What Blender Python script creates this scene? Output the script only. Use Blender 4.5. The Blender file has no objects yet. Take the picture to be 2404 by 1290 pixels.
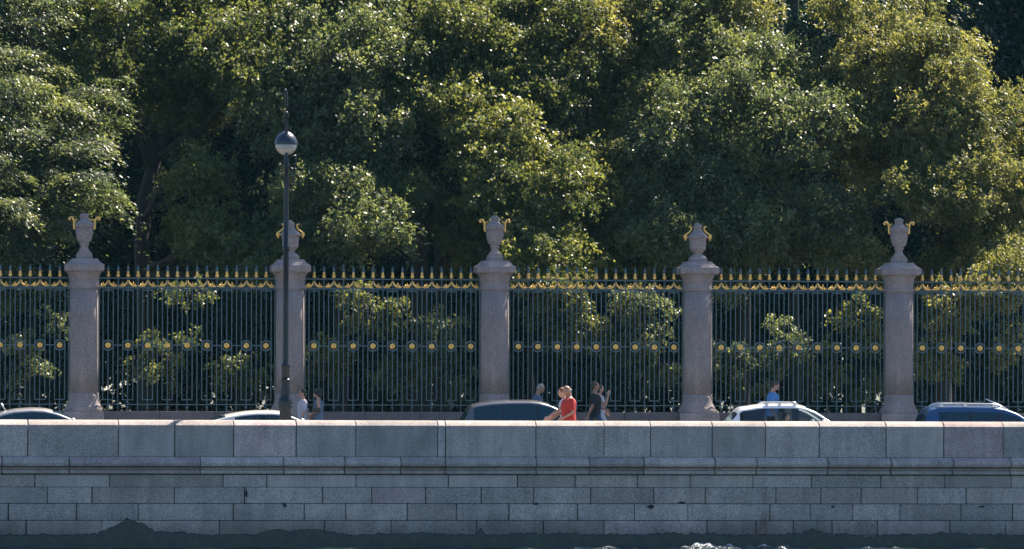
import bpy, math, random
import numpy as np
from mathutils import Vector, Matrix, Euler
R = math.radians
rng = np.random.default_rng(7)
random.seed(7)
SC = bpy.context.scene
COL = SC.collection

# ------------------------------------------------------------------ camera, sky, sun, exposure
FPX, W0, H0 = 12920.0, 2404.0, 1290.0
PSI, PITCH, ROLL = R(6.0), math.atan(260/12920.0), 7/2404.0
CAM = Vector((-152*math.sin(PSI), 16-152*math.cos(PSI), 1.85))
fwd = Vector((math.sin(PSI)*math.cos(PITCH), math.cos(PSI)*math.cos(PITCH), math.sin(PITCH)))
rt0 = Vector((math.cos(PSI), -math.sin(PSI), 0)); up0 = rt0.cross(fwd)
rt = rt0*math.cos(ROLL)+up0*math.sin(ROLL); up = rt.cross(fwd)
cd = bpy.data.cameras.new('camera'); cam = bpy.data.objects.new('camera', cd); COL.objects.link(cam)
cam.matrix_world = Matrix((( rt.x, up.x, -fwd.x, CAM.x), (rt.y, up.y, -fwd.y, CAM.y), (rt.z, up.z, -fwd.z, CAM.z), (0,0,0,1)))
cd.sensor_width = 36; cd.lens = FPX/W0*36; cd.clip_start = 1; cd.clip_end = 3000
SC.camera = cam
SUN_AZ, SUN_EL = R(42), R(49)          # azimuth from +Y (away from the viewer) towards +X
wd = bpy.data.worlds.new('World'); SC.world = wd; wd.use_nodes = True
nt = wd.node_tree; bg = nt.nodes['Background']
sk = nt.nodes.new('ShaderNodeTexSky'); sk.sky_type = 'NISHITA'; sk.sun_disc = False
sk.sun_elevation = SUN_EL; sk.sun_rotation = SUN_AZ
sk.ozone_density = 6.0; sk.dust_density = 0.6
nt.links.new(sk.outputs[0], bg.inputs[0]); bg.inputs[1].default_value = 0.068
sl = bpy.data.lights.new('sun', 'SUN'); sl.energy = 5.0; sl.angle = R(0.5); sl.color = (1, .89, .75)
so = bpy.data.objects.new('sun', sl); COL.objects.link(so)
sdir = Vector((math.sin(SUN_AZ)*math.cos(SUN_EL), math.cos(SUN_AZ)*math.cos(SUN_EL), math.sin(SUN_EL)))
so.rotation_euler = sdir.to_track_quat('Z', 'Y').to_euler(); so.location = (20, 40, 50)
SC.view_settings.view_transform = 'Standard'; SC.view_settings.look = 'None'
SC.view_settings.exposure = 1.68; SC.view_settings.gamma = 1.0

def at(px, py, Y):
    """point of the plane y = Y seen at a place of the photograph"""
    d = fwd + rt*((px-W0/2)/FPX) + up*((H0/2-py)/FPX)
    t = (Y-CAM.y)/d.y
    return CAM + d*t
def ax(px, Y, py=900): return at(px, py, Y).x
def az(py, Y, px=1202): return at(px, py, Y).z

# ------------------------------------------------------------------ materials
def mat(name, color, rough=.6, metal=0., spec=.5, var=None, var_scale=4., bump=0., bump_scale=40., attr=None, stretch=None, coat=0., lo=.35, hi=.65):
    m = bpy.data.materials.new(name); m.use_nodes = True
    t = m.node_tree; b = t.nodes['Principled BSDF']
    b.inputs['Base Color'].default_value = (*color, 1); b.inputs['Roughness'].default_value = rough
    b.inputs['Metallic'].default_value = metal; b.inputs['Specular IOR Level'].default_value = spec
    if coat: b.inputs['Coat Weight'].default_value = coat; b.inputs['Coat Roughness'].default_value = .05
    tc = t.nodes.new('ShaderNodeTexCoord'); src = tc.outputs['Object']
    if stretch:
        mp = t.nodes.new('ShaderNodeMapping'); mp.inputs['Scale'].default_value = stretch
        t.links.new(src, mp.inputs[0]); src = mp.outputs[0]
    cs = None
    if var:
        n = t.nodes.new('ShaderNodeTexNoise'); n.inputs['Scale'].default_value = var_scale; n.inputs['Detail'].default_value = 6
        n.inputs['Roughness'].default_value = .65
        t.links.new(src, n.inputs['Vector'])
        mr = t.nodes.new('ShaderNodeMapRange'); mr.inputs[1].default_value = lo; mr.inputs[2].default_value = hi
        t.links.new(n.outputs[0], mr.inputs[0])
        mx = t.nodes.new('ShaderNodeMix'); mx.data_type = 'RGBA'
        mx.inputs['A'].default_value = (*color, 1); mx.inputs['B'].default_value = (*var, 1)
        t.links.new(mr.outputs[0], mx.inputs['Factor']); cs = mx.outputs['Result']
    if attr:
        a = t.nodes.new('ShaderNodeAttribute'); a.attribute_name = attr
        ml = t.nodes.new('ShaderNodeMix'); ml.data_type = 'RGBA'; ml.blend_type = 'MULTIPLY'; ml.inputs['Factor'].default_value = 1
        if cs: t.links.new(cs, ml.inputs['A'])
        else: ml.inputs['A'].default_value = (*color, 1)
        t.links.new(a.outputs['Color'], ml.inputs['B']); cs = ml.outputs['Result']
    if cs: t.links.new(cs, b.inputs['Base Color'])
    if bump:
        n2 = t.nodes.new('ShaderNodeTexNoise'); n2.inputs['Scale'].default_value = bump_scale; n2.inputs['Detail'].default_value = 5
        t.links.new(tc.outputs['Object'], n2.inputs['Vector'])
        bp = t.nodes.new('ShaderNodeBump'); bp.inputs['Strength'].default_value = bump; bp.inputs['Distance'].default_value = .02
        t.links.new(n2.outputs[0], bp.inputs['Height']); t.links.new(bp.outputs[0], b.inputs['Normal'])
    return m

def granite(name, a, b2, speck=.35, attr=None):
    """mottled granite: broad stains, fine crystals, per-block tone"""
    m = bpy.data.materials.new(name); m.use_nodes = True
    t = m.node_tree; N = t.nodes; L = t.links; b = N['Principled BSDF']
    b.inputs['Roughness'].default_value = .85; b.inputs['Specular IOR Level'].default_value = .15
    tc = N.new('ShaderNodeTexCoord')
    def noise(sc, det, vec=None, rough=.6):
        n = N.new('ShaderNodeTexNoise'); n.inputs['Scale'].default_value = sc; n.inputs['Detail'].default_value = det; n.inputs['Roughness'].default_value = rough
        L.new(vec or tc.outputs['Object'], n.inputs['Vector']); return n.outputs[0]
    def rng_(s, lo, hi, a_, b_):
        r = N.new('ShaderNodeMapRange'); r.inputs[1].default_value = lo; r.inputs[2].default_value = hi; r.inputs[3].default_value = a_; r.inputs[4].default_value = b_
        L.new(s, r.inputs[0]); return r.outputs[0]
    mx = N.new('ShaderNodeMix'); mx.data_type = 'RGBA'; mx.inputs['A'].default_value = (*a, 1); mx.inputs['B'].default_value = (*b2, 1)
    L.new(rng_(noise(1.3, 5), .38, .62, 0, 1), mx.inputs['Factor'])
    cur = mx.outputs['Result']
    mp = N.new('ShaderNodeMapping'); mp.inputs['Scale'].default_value = (2.2, 2.2, .35); L.new(tc.outputs['Object'], mp.inputs[0])
    for s in (rng_(noise(34, 6, rough=.85), .34, .66, 1-speck, 1+speck), rng_(noise(1.6, 5, mp.outputs[0]), .35, .70, 1.06, .80)):
        v = N.new('ShaderNodeVectorMath'); v.operation = 'SCALE'; L.new(cur, v.inputs[0]); L.new(s, v.inputs['Scale']); cur = v.outputs[0]
    if attr:
        at_ = N.new('ShaderNodeAttribute'); at_.attribute_name = attr
        v = N.new('ShaderNodeVectorMath'); v.operation = 'MULTIPLY'; L.new(cur, v.inputs[0]); L.new(at_.outputs['Color'], v.inputs[1]); cur = v.outputs[0]
    if attr:            # damp tide stain fading out above the waterline, rust and runoff patches
        sp = N.new('ShaderNodeSeparateXYZ'); L.new(tc.outputs['Object'], sp.inputs[0])
        ad = N.new('ShaderNodeMath'); ad.operation = 'MULTIPLY_ADD'; L.new(noise(.9, 7), ad.inputs[0]); ad.inputs[1].default_value = -.9; L.new(sp.outputs['Z'], ad.inputs[2])
        v = N.new('ShaderNodeVectorMath'); v.operation = 'SCALE'; L.new(cur, v.inputs[0]); L.new(rng_(ad.outputs[0], -2.25, -1.75, .55, 1), v.inputs['Scale']); cur = v.outputs[0]
        rs = N.new('ShaderNodeMix'); rs.data_type = 'RGBA'; rs.blend_type = 'MULTIPLY'; L.new(cur, rs.inputs['A']); rs.inputs['B'].default_value = (.62, .45, .38, 1)
        L.new(rng_(noise(.55, 6, mp.outputs[0], .7), .62, .74, 0, .8), rs.inputs['Factor']); cur = rs.outputs['Result']
    L.new(cur, b.inputs['Base Color'])
    bp = N.new('ShaderNodeBump'); bp.inputs['Strength'].default_value = .5; bp.inputs['Distance'].default_value = .015
    L.new(noise(22, 6, rough=.75), bp.inputs['Height']); L.new(bp.outputs[0], b.inputs['Normal'])
    return m

def leaf_mat(name, c1, c2, trans=.35, rough=.38, spec=.6, tcol=None):
    m = bpy.data.materials.new(name); m.use_nodes = True
    t = m.node_tree; N = t.nodes; L = t.links; b = N['Principled BSDF']
    b.inputs['Roughness'].default_value = rough; b.inputs['Specular IOR Level'].default_value = spec
    a = N.new('ShaderNodeAttribute'); a.attribute_name = 'tone'
    mx = N.new('ShaderNodeMix'); mx.data_type = 'RGBA'; mx.inputs['A'].default_value = (*c1, 1); mx.inputs['B'].default_value = (*c2, 1)
    L.new(a.outputs['Fac'], mx.inputs['Factor']); L.new(mx.outputs['Result'], b.inputs['Base Color'])
    tr = N.new('ShaderNodeBsdfTranslucent')
    tm = N.new('ShaderNodeVectorMath'); tm.operation = 'MULTIPLY'; L.new(mx.outputs['Result'], tm.inputs[0]); tm.inputs[1].default_value = tcol or (3.4, 3.0, 1.0)
    L.new(tm.outputs[0], tr.inputs['Color'])
    ms = N.new('ShaderNodeMixShader'); ms.inputs[0].default_value = trans
    L.new(b.outputs[0], ms.inputs[1]); L.new(tr.outputs[0], ms.inputs[2]); L.new(ms.outputs[0], N['Material Output'].inputs[0])
    return m

def glass_mat(name, tint, alpha):
    m = bpy.data.materials.new(name); m.use_nodes = True
    t = m.node_tree; N = t.nodes; L = t.links; b = N['Principled BSDF']
    b.inputs['Base Color'].default_value = (*tint, 1); b.inputs['Roughness'].default_value = .04; b.inputs['Specular IOR Level'].default_value = .7
    tp = N.new('ShaderNodeBsdfTransparent'); tp.inputs[0].default_value = (.75, .85, .9, 1)
    ms = N.new('ShaderNodeMixShader'); ms.inputs[0].default_value = alpha
    L.new(tp.outputs[0], ms.inputs[1]); L.new(b.outputs[0], ms.inputs[2]); L.new(ms.outputs[0], N['Material Output'].inputs[0])
    return m

M = {}
M['wall'] = granite('quay_granite', (.35, .305, .275), (.44, .375, .33), .7, 'tone')
M['column'] = granite('pink_granite', (.335, .268, .250), (.275, .235, .225), .6)
M['plinth'] = granite('plinth_granite', (.17, .14, .14), (.14, .125, .13), .35)
M['mortar'] = mat('dark_mortar', (.03, .03, .032), .9)
M['algae'] = mat('wet_algae', (.010, .016, .018), .45, var=(.030, .034, .024), var_scale=5, bump=.6, bump_scale=12)
M['iron'] = mat('blue_green_iron', (.045, .092, .118), .36, spec=.6)
M['gold'] = mat('gilding', (1.0, .63, .18), .40, metal=.55, var=(.72, .40, .10), var_scale=14)
M['lampiron'] = mat('black_lamp_iron', (.006, .009, .016), .33, spec=.4)
M['milk'] = mat('milky_lamp_glass', (.46, .41, .35), .15)
M['lampcap'] = mat('lamp_cap_glass', (.02, .03, .05), .3, spec=.5)
M['asphalt'] = mat('asphalt', (.05, .05, .052), .85, var=(.065, .064, .062), var_scale=3, bump=.3, bump_scale=90)
M['paving'] = mat('granite_paving', (.26, .25, .24), .8, var=(.2, .19, .185), var_scale=2)
M['soil'] = mat('park_soil', (.05, .06, .03), .9, var=(.07, .06, .04), var_scale=1)
M['bark'] = mat('bark', (.022, .020, .019), .9, var=(.042, .035, .030), var_scale=3, bump=.8, bump_scale=14, stretch=(6, 6, 1))
M['rubber'] = mat('tyre_rubber', (.02, .02, .02), .8)
M['rim'] = mat('alloy', (.5, .5, .52), .3, metal=.9)
M['glass_dark'] = glass_mat('tinted_glass', (.004, .026, .042), .90)
M['glass_clear'] = glass_mat('clear_car_glass', (.01, .02, .03), .30)
M['seat'] = mat('car_seat', (.02, .022, .028), .8)
M['paint_line'] = mat('road_paint', (.7, .7, .68), .6)

# ------------------------------------------------------------------ mesh building
class MB:
    def __init__(s): s.v = []; s.f = []; s.c = []; s.sm = []
    def add(s, vs, fs, col=None, smooth=False):
        o = len(s.v); s.v += [tuple(p) for p in vs]; s.f += [tuple(i+o for i in f) for f in fs]
        s.c += [col or (1, 1, 1)]*len(vs); s.sm += [smooth]*len(fs); return s
    def box(s, x0, x1, y0, y1, z0, z1, b=0, col=None):
        if b <= 0:
            return s.add([(x, y, z) for z in (z0, z1) for y in (y0, y1) for x in (x0, x1)],
                         [(0,2,3,1),(4,5,7,6),(0,1,5,4),(2,6,7,3),(0,4,6,2),(1,3,7,5)], col)
        ring = lambda i, z: [(x0+b+i, y0+i, z), (x1-b-i, y0+i, z), (x1-i, y0+b+i, z), (x1-i, y1-b-i, z), (x1-b-i, y1-i, z), (x0+b+i, y1-i, z), (x0+i, y1-b-i, z), (x0+i, y0+b+i, z)]
        return s.loft([ring(b*.7, z0), ring(0, z0+b), ring(0, z1-b), ring(b*.7, z1)], col, False)
    def loft(s, rings, col=None, smooth=True, cap=True):
        n = len(rings[0]); vs = [p for r in rings for p in r]; fs = []
        for i in range(len(rings)-1):
            for j in range(n):
                k = (j+1) % n; fs.append((i*n+j, i*n+k, (i+1)*n+k, (i+1)*n+j))
        s.add(vs, fs, col, smooth)
        if cap:
            o = len(s.v)-len(vs)
            s.f.append(tuple(o+j for j in reversed(range(n)))); s.f.append(tuple(o+(len(rings)-1)*n+j for j in range(n))); s.sm += [False, False]
        return s
    def lathe(s, prof, c=(0, 0, 0), n=24, col=None, smooth=True):
        return s.loft([[(c[0]+r*math.cos(2*math.pi*k/n), c[1]+r*math.sin(2*math.pi*k/n), c[2]+z) for k in range(n)] for r, z in prof], col, smooth)
    def square(s, prof, c=(0, 0, 0), col=None):
        return s.loft([[(c[0]+a*r, c[1]+b*r, c[2]+z) for a, b in ((-1,-1),(1,-1),(1,1),(-1,1))] for r, z in prof], col, False)
    def tube(s, pts, rad, n=8, col=None, flat=None):
        pts = [Vector(p) for p in pts]; rs = rad if hasattr(rad, '__len__') else [rad]*len(pts); rings = []; ref = None
        for i, p in enumerate(pts):
            d = (pts[min(i+1, len(pts)-1)]-pts[max(i-1, 0)]).normalized()
            if ref is None: ref = Vector((0, 1, 0)) if abs(d.y) < .9 else Vector((1, 0, 0))
            u = (ref-d*ref.dot(d)).normalized(); ref = u; w = d.cross(u)
            rings.append([p+(u*math.cos(2*math.pi*k/n)*(flat or 1)+w*math.sin(2*math.pi*k/n))*rs[i] for k in range(n)])
        return s.loft(rings, col)
    def ell(s, c, r, n=12, m=8, rot=None, col=None):
        rings = []
        for i in range(m+1):
            a = -math.pi/2+math.pi*(.02+.96*i/m); rings.append([])
            for k in range(n):
                p = Vector((r[0]*math.cos(a)*math.cos(2*math.pi*k/n), r[1]*math.cos(a)*math.sin(2*math.pi*k/n), r[2]*math.sin(a)))
                if rot: p = rot @ p
                rings[-1].append(p+Vector(c))
        return s.loft(rings, col)
    def build(s, name, m, parent=None, loc=None):
        me = bpy.data.meshes.new(name); me.from_pydata(s.v, [], s.f); me.materials.append(m)
        if any(c != (1, 1, 1) for c in s.c):
            a = me.color_attributes.new('tone', 'FLOAT_COLOR', 'POINT'); a.data.foreach_set('color', np.array([(*c, 1) for c in s.c], 'f').ravel())
        me.polygons.foreach_set('use_smooth', s.sm[:len(me.polygons)]); me.update()
        o = bpy.data.objects.new(name, me); COL.objects.link(o)
        if parent: o.parent = parent
        if loc: o.location = loc
        return o
def tag(o, label=None, cat=None, group=None, kind=None):
    for k, v in (('label', label), ('category', cat), ('group', group), ('kind', kind)):
        if v: o[k] = v
    return o
def empty(name, loc, label, cat, group=None, rz=0):
    o = bpy.data.objects.new(name, None); COL.objects.link(o); o.location = loc; o.rotation_euler.z = rz; o.empty_display_size = .2
    return tag(o, label, cat, group)
def kids(o): return [c for c in bpy.data.objects if c.parent == o]
def copy_tree(o, parent=None, table=None):
    if table is None:
        table = {}
        for q in bpy.data.objects:
            if q.parent: table.setdefault(q.parent.name, []).append(q)
    c = o.copy(); COL.objects.link(c); c.parent = parent
    for ch in table.get(o.name, []): copy_tree(ch, c, table)
    return c

# ------------------------------------------------------------------ setting: ground, road, pavements, water
X0, X1 = -70, 70
ZR, ZF = -.12, .07
MB().box(-900, 900, 17, 1500, -.6, -.03).build('ground', M['soil'])['kind'] = 'structure'
MB().box(X0, X1, 4.42, 12.6, -.6, ZR).build('road', M['asphalt'])['kind'] = 'structure'
MB().box(X0, X1, .52, 4.2, -.5, 0).build('pavement', M['paving'])['kind'] = 'structure'
MB().box(X0, X1, 4.2, 4.42, -.5, .02, .015).build('kerb', M['plinth'])['kind'] = 'structure'
MB().box(X0, X1, 12.6, 12.82, -.5, ZF+.01, .015).build('kerb', M['plinth'])['kind'] = 'structure'
MB().box(X0, X1, 12.82, 17.0, -.5, ZF).build('pavement', M['paving'])['kind'] = 'structure'
b = MB()
for i in range(-12, 13): b.box(i*5.5, i*5.5+2.4, 8.1, 8.22, ZR, ZR+.004)
b.build('lane_marking', M['paint_line'])['kind'] = 'structure'

def water():
    zw = -2.165
    xs = np.arange(-24, 24.01, .05); ys = np.concatenate([np.arange(-4.0, .0, .05), [.05]])
    Xg, Yg = np.meshgrid(xs, ys)
    Z = np.zeros_like(Xg)
    for k in range(26):
        a = rng.uniform(0, 2*math.pi); wl = rng.uniform(.35, 2.6); ph = rng.uniform(0, 6.28)
        Z += .005*wl**.7*np.sin((Xg*math.cos(a)+Yg*math.sin(a))*2*math.pi/wl+ph)
    # a chop rolling in where the photograph shows a boat's wake
    chop = np.zeros_like(Xg)
    for k in range(60):
        a = rng.uniform(-1.1, 1.1); wl = rng.uniform(.09, .7); ph = rng.uniform(0, 6.28)
        chop += wl**.6*np.sin((Xg*math.cos(a)+Yg*math.sin(a))*2*math.pi/wl+ph)
    chop = chop/chop.std()
    for cx, w, h in ((2.7, .8, .085), (4.1, 1.2, .06), (.6, 1.6, .035), (7.5, 2.6, .035), (-7.5, 2.6, .02)):
        Z += h*np.exp(-((Xg-cx)/w)**2)*np.exp(-((Yg+1.7)/.6)**2)*(1+.42*chop)
    Z += zw
    n = Xg.shape
    V = np.stack([Xg, Yg, Z], -1).reshape(-1, 3)
    idx = np.arange(V.shape[0]).reshape(n)
    F = np.stack([idx[:-1, :-1], idx[:-1, 1:], idx[1:, 1:], idx[1:, :-1]], -1).reshape(-1, 4)
    b = MB(); b.add(V.tolist(), F.tolist(), smooth=True)
    for (x0, x1, y0, y1) in ((-500, 500, -900, -4.0), (-500, -24, -4.0, .05), (24, 500, -4.0, .05)):
        b.add([(x0, y0, zw), (x1, y0, zw), (x1, y1, zw), (x0, y1, zw)], [(0, 1, 2, 3)])
    m = bpy.data.materials.new('river_water'); m.use_nodes = True
    t = m.node_tree; N = t.nodes; L = t.links; p = N['Principled BSDF']
    p.inputs['Base Color'].default_value = (.012, .022, .028, 1); p.inputs['Roughness'].default_value = .08; p.inputs['IOR'].default_value = 1.33
    tc = N.new('ShaderNodeTexCoord'); n1 = N.new('ShaderNodeTexNoise'); n1.inputs['Scale'].default_value = 3.2; n1.inputs['Detail'].default_value = 8
    L.new(tc.outputs['Object'], n1.inputs['Vector'])
    bp = N.new('ShaderNodeBump'); bp.inputs['Strength'].default_value = .9; bp.inputs['Distance'].default_value = .14
    L.new(n1.outputs[0], bp.inputs['Height']); L.new(bp.outputs[0], p.inputs['Normal'])
    # foam: broken white on the crests
    n2 = N.new('ShaderNodeTexNoise'); n2.inputs['Scale'].default_value = 14; n2.inputs['Detail'].default_value = 9; n2.inputs['Roughness'].default_value = .75
    L.new(tc.outputs['Object'], n2.inputs['Vector'])
    sp = N.new('ShaderNodeSeparateXYZ'); L.new(tc.outputs['Object'], sp.inputs[0])
    hz = N.new('ShaderNodeMapRange'); hz.inputs[1].default_value = zw+.045; hz.inputs[2].default_value = zw+.13; hz.inputs[3].default_value = .0; hz.inputs[4].default_value = .2
    L.new(sp.outputs['Z'], hz.inputs[0])
    ad = N.new('ShaderNodeMath'); ad.operation = 'ADD'; L.new(n2.outputs[0], ad.inputs[0]); L.new(hz.outputs[0], ad.inputs[1])
    fr = N.new('ShaderNodeMapRange'); fr.inputs[1].default_value = .60; fr.inputs[2].default_value = .78; L.new(ad.outputs[0], fr.inputs[0])
    df = N.new('ShaderNodeBsdfDiffuse'); df.inputs[0].default_value = (.5, .52, .53, 1)
    ms = N.new('ShaderNodeMixShader'); L.new(fr.outputs[0], ms.inputs[0]); L.new(p.outputs[0], ms.inputs[1]); L.new(df.outputs[0], ms.inputs[2])
    L.new(ms.outputs[0], N['Material Output'].inputs[0])
    b.build('water', m)['kind'] = 'structure'
water()

# ------------------------------------------------------------------ granite embankment wall
def joints(pxs, Y, lo, hi, seed):
    r = random.Random(seed); xs = [ax(p, Y, 1100) for p in pxs]
    while xs[0] > X0: xs.insert(0, xs[0]-r.uniform(lo, hi))
    while xs[-1] < X1: xs.append(xs[-1]+r.uniform(lo, hi))
    return xs
def tone(r, s=.18):
    v = 1+r.uniform(-s, s); w = r.uniform(-.03, .03); p = .09 if r.random() < .1 else 0
    return (v*(1+w+p), v, v*(1-w*.6+p*.5))
def course(b, prof, xs, r, gap=.009, bev=.016):
    """blocks with the cross-section prof (y, z points, closed) between the joints xs, worn edges at each end"""
    cy = sum(p[0] for p in prof)/len(prof); cz = sum(p[1] for p in prof)/len(prof)
    for x0, x1 in zip(xs, xs[1:]):
        j = r.uniform(-.008, .008); g0 = gap*r.uniform(.5, 1.7); g1 = gap*r.uniform(.5, 1.7)
        def ring(x, i): return [(x, y+j+(i if y < cy else -i), z+(i*.6 if z < cz else -i*.6)) for y, z in prof]
        b.loft([ring(x0+g0, bev), ring(x0+g0+bev, 0), ring(x1-g1-bev, 0), ring(x1-g1, bev)], tone(r), False)
def wall():
    root = empty('embankment_wall', (0, 0, -2.9), 'grey granite embankment wall rising from the river, with a sunlit rounded parapet top', 'wall')
    r = random.Random(3)
    def B(b, name, m): o = b.build(name, m, root); o.location = (0, 0, 2.9); return o
    zt, zb = az(988.5, 0), az(1074, 0)
    b = MB()
    # parapet: the outer edge of its top is broadly rounded, as the lit strip shows
    cap = [(0, zt-.135), (.008, zt-.123), (.035, zt-.105), (.12, zt-.055), (.2, zt-.018), (.26, zt-.003)]
    prof = [(.0, zb+.012), *cap, (.5, zt), (.52, zt-.03), (.52, zb+.012)]
    course(b, prof, joints([65, 277, 410, 548, 695, 835, 1028, 1046, 1258, 1418, 1527, 1672, 1797, 1923, 2080, 2216, 2355], 0, 1.1, 2.3, 1), r, .008, .014)
    B(b, 'parapet', M['wall'])
    b = MB(); z1 = az(1115, 0)
    mz = lambda py: az(py, 0)
    prof = [(-.06, z1+.01), (-.09, mz(1112)), (-.095, mz(1106)), (-.07, mz(1105)), (.0, mz(1103.5)), (.0, mz(1099.8)), (-.10, mz(1097.5)), (-.20, mz(1095)), (-.225, mz(1089)), (-.21, mz(1083)), (-.15, mz(1079)), (-.03, mz(1077)), (0, zb+.002), (.45, zb+.002), (.45, z1+.01)]
    course(b, prof, joints([4, 162, 470, 665, 808, 940, 1045, 1258, 1383, 1510, 1677, 1775, 1942, 2090, 2235, 2370], 0, 1.1, 2.2, 2), r)
    B(b, 'moulding', M['wall'])
    b = MB()
    rows = [(1116, 1144.5, [82, 257, 524, 626, 836, 1053, 1215, 1350, 1497, 1620, 1768, 1905, 2068, 2218, 2374]),
            (1145, 1182.5, [-20, 112, 216, 410, 575, 757, 873, 1000, 1130, 1253, 1387, 1535, 1656, 1822, 1927, 2022, 2154, 2268]),
            (1183.5, 1222, [20, 180, 325, 548, 715, 812, 956, 1072, 1195, 1356, 1490, 1615, 1807, 1902, 2002, 2113, 2256]),
            (1223, 1256, [62, 240, 516, 762, 918, 1120, 1276, 1418, 1660, 1775, 1863, 1953, 2060, 2230, 2360]),
            (1257, 1295, [-40, 130, 330, 560, 700, 900, 1040, 1190, 1340, 1500, 1700, 1860, 2010, 2150, 2300])]
    for i, (a, c, js) in enumerate(rows):
        yy = -.005-.006*i
        za, zc = az(c, 0), az(a, 0)
        course(b, [(yy, za+.004), (yy, zc-.004), (.4, zc-.004), (.4, za+.004)], joints(js, 0, 1.1, 2.6, 10+i), r, .009, .015)
    B(b, 'wall_face', M['wall'])
    b = MB(); b.box(X0, X1, .08, .42, -2.9, zt-.25)
    b.box(X0, X1, .04, .08, az(1115, 0), zb); b.box(X0, X1, .026, .08, -2.9, az(1115, 0)); B(b, 'mortar', M['mortar'])
    for px, py, w_, h_ in ((668, 1186, .05, .06), (1528, 1190, .10, .05), (2305, 1190, .09, .03), (1955, 1190, .05, .03), (578, 1160, .03, .12), (1258, 1183, .08, .03), (1600, 1180, .12, .025)):
        p = at(px, py, 0); b = MB(); r2 = random.Random(px); n_ = 11
        rg = [(w_*math.cos(6.283*k/n_)*r2.uniform(.6, 1.2), h_*math.sin(6.283*k/n_)*r2.uniform(.6, 1.2)) for k in range(n_)]
        b.loft([[(p.x+a, -.030+yy, p.z+c_) for a, c_ in rg] for yy in (0, .06)], smooth=False); B(b, 'chipped_joint', M['mortar'])
    # wet growth along the waterline with its own ragged upper edge
    b = MB(); x = -30.; vs = []; fs = []
    peaks = ((ax(300, 0), .75, .30), (ax(640, 0), .35, .10), (ax(730, 0), 1.0, .13), (ax(330, 0), 1.7, .07), (ax(1910, 0), .3, .1), (ax(1130, 0), .12, .16), (ax(2030, 0), .6, -.06), (ax(60, 0), 1.2, -.05))
    ph = [random.Random(9).uniform(0, 6.28) for _ in range(12)]
    while x < 30:
        base = az(1253, 0)
        z = base+sum(h*max(0, 1-abs((x-c)/w))**1.1 for c, w, h in peaks)
        z += .022*math.sin(x*1.9+ph[0])+.014*math.sin(x*5.3+ph[1])+.010*math.sin(x*13+ph[2])+.008*math.sin(x*31+ph[3])+.009*math.sin(x*67+ph[4])+.018*math.sin(x*7.7+ph[6])*math.sin(x*23+ph[7])+r.uniform(-.014, .014)
        fr = .010*math.sin(x*3+ph[5])
        vs += [(x, -.036, -2.9), (x, -.050, -2.2), (x, -.052, z-.05), (x, -.046, z-.012), (x, .0, z)]; x += .035
    n = len(vs)//5
    for i in range(n-1):
        for k in range(4): fs.append((i*5+k, i*5+5+k, i*5+6+k, i*5+1+k))
    b.add(vs, fs, smooth=True); B(b, 'algae_band', M['algae'])
wall()

# ------------------------------------------------------------------ fence on its granite plinth
FY = 16.0
colpx = [-293, 197, 683, 1163, 1638, 2110, 2576]
cx_ = [ax(p, FY, 800) for p in (197, 683, 1163, 1638, 2110)]
step = (cx_[4]-cx_[0])/4
cols = [cx_[0]+(i-1)*step for i in range(7)]
print('column gaps', [round(b_-a_, 3) for a_, b_ in zip(cx_, cx_[1:])])
fz = lambda py: az(py, FY, 1163)        # height of a fence feature measured at the middle column
ZP = fz(968)                            # top of the plinth
def pi_lathe_fluted(b, prof, c, n, depth, flutes):
    rings = []
    for r, z, fl in prof:
        rings.append([(c[0]+(r-fl*depth*(.5+.5*math.cos(flutes*2*math.pi*k/n)))*math.cos(2*math.pi*k/n), c[1]+(r-fl*depth*(.5+.5*math.cos(flutes*2*math.pi*k/n)))*math.sin(2*math.pi*k/n), c[2]+z) for k in range(n)])
    b.loft(rings)
u = 1/85.0
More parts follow.
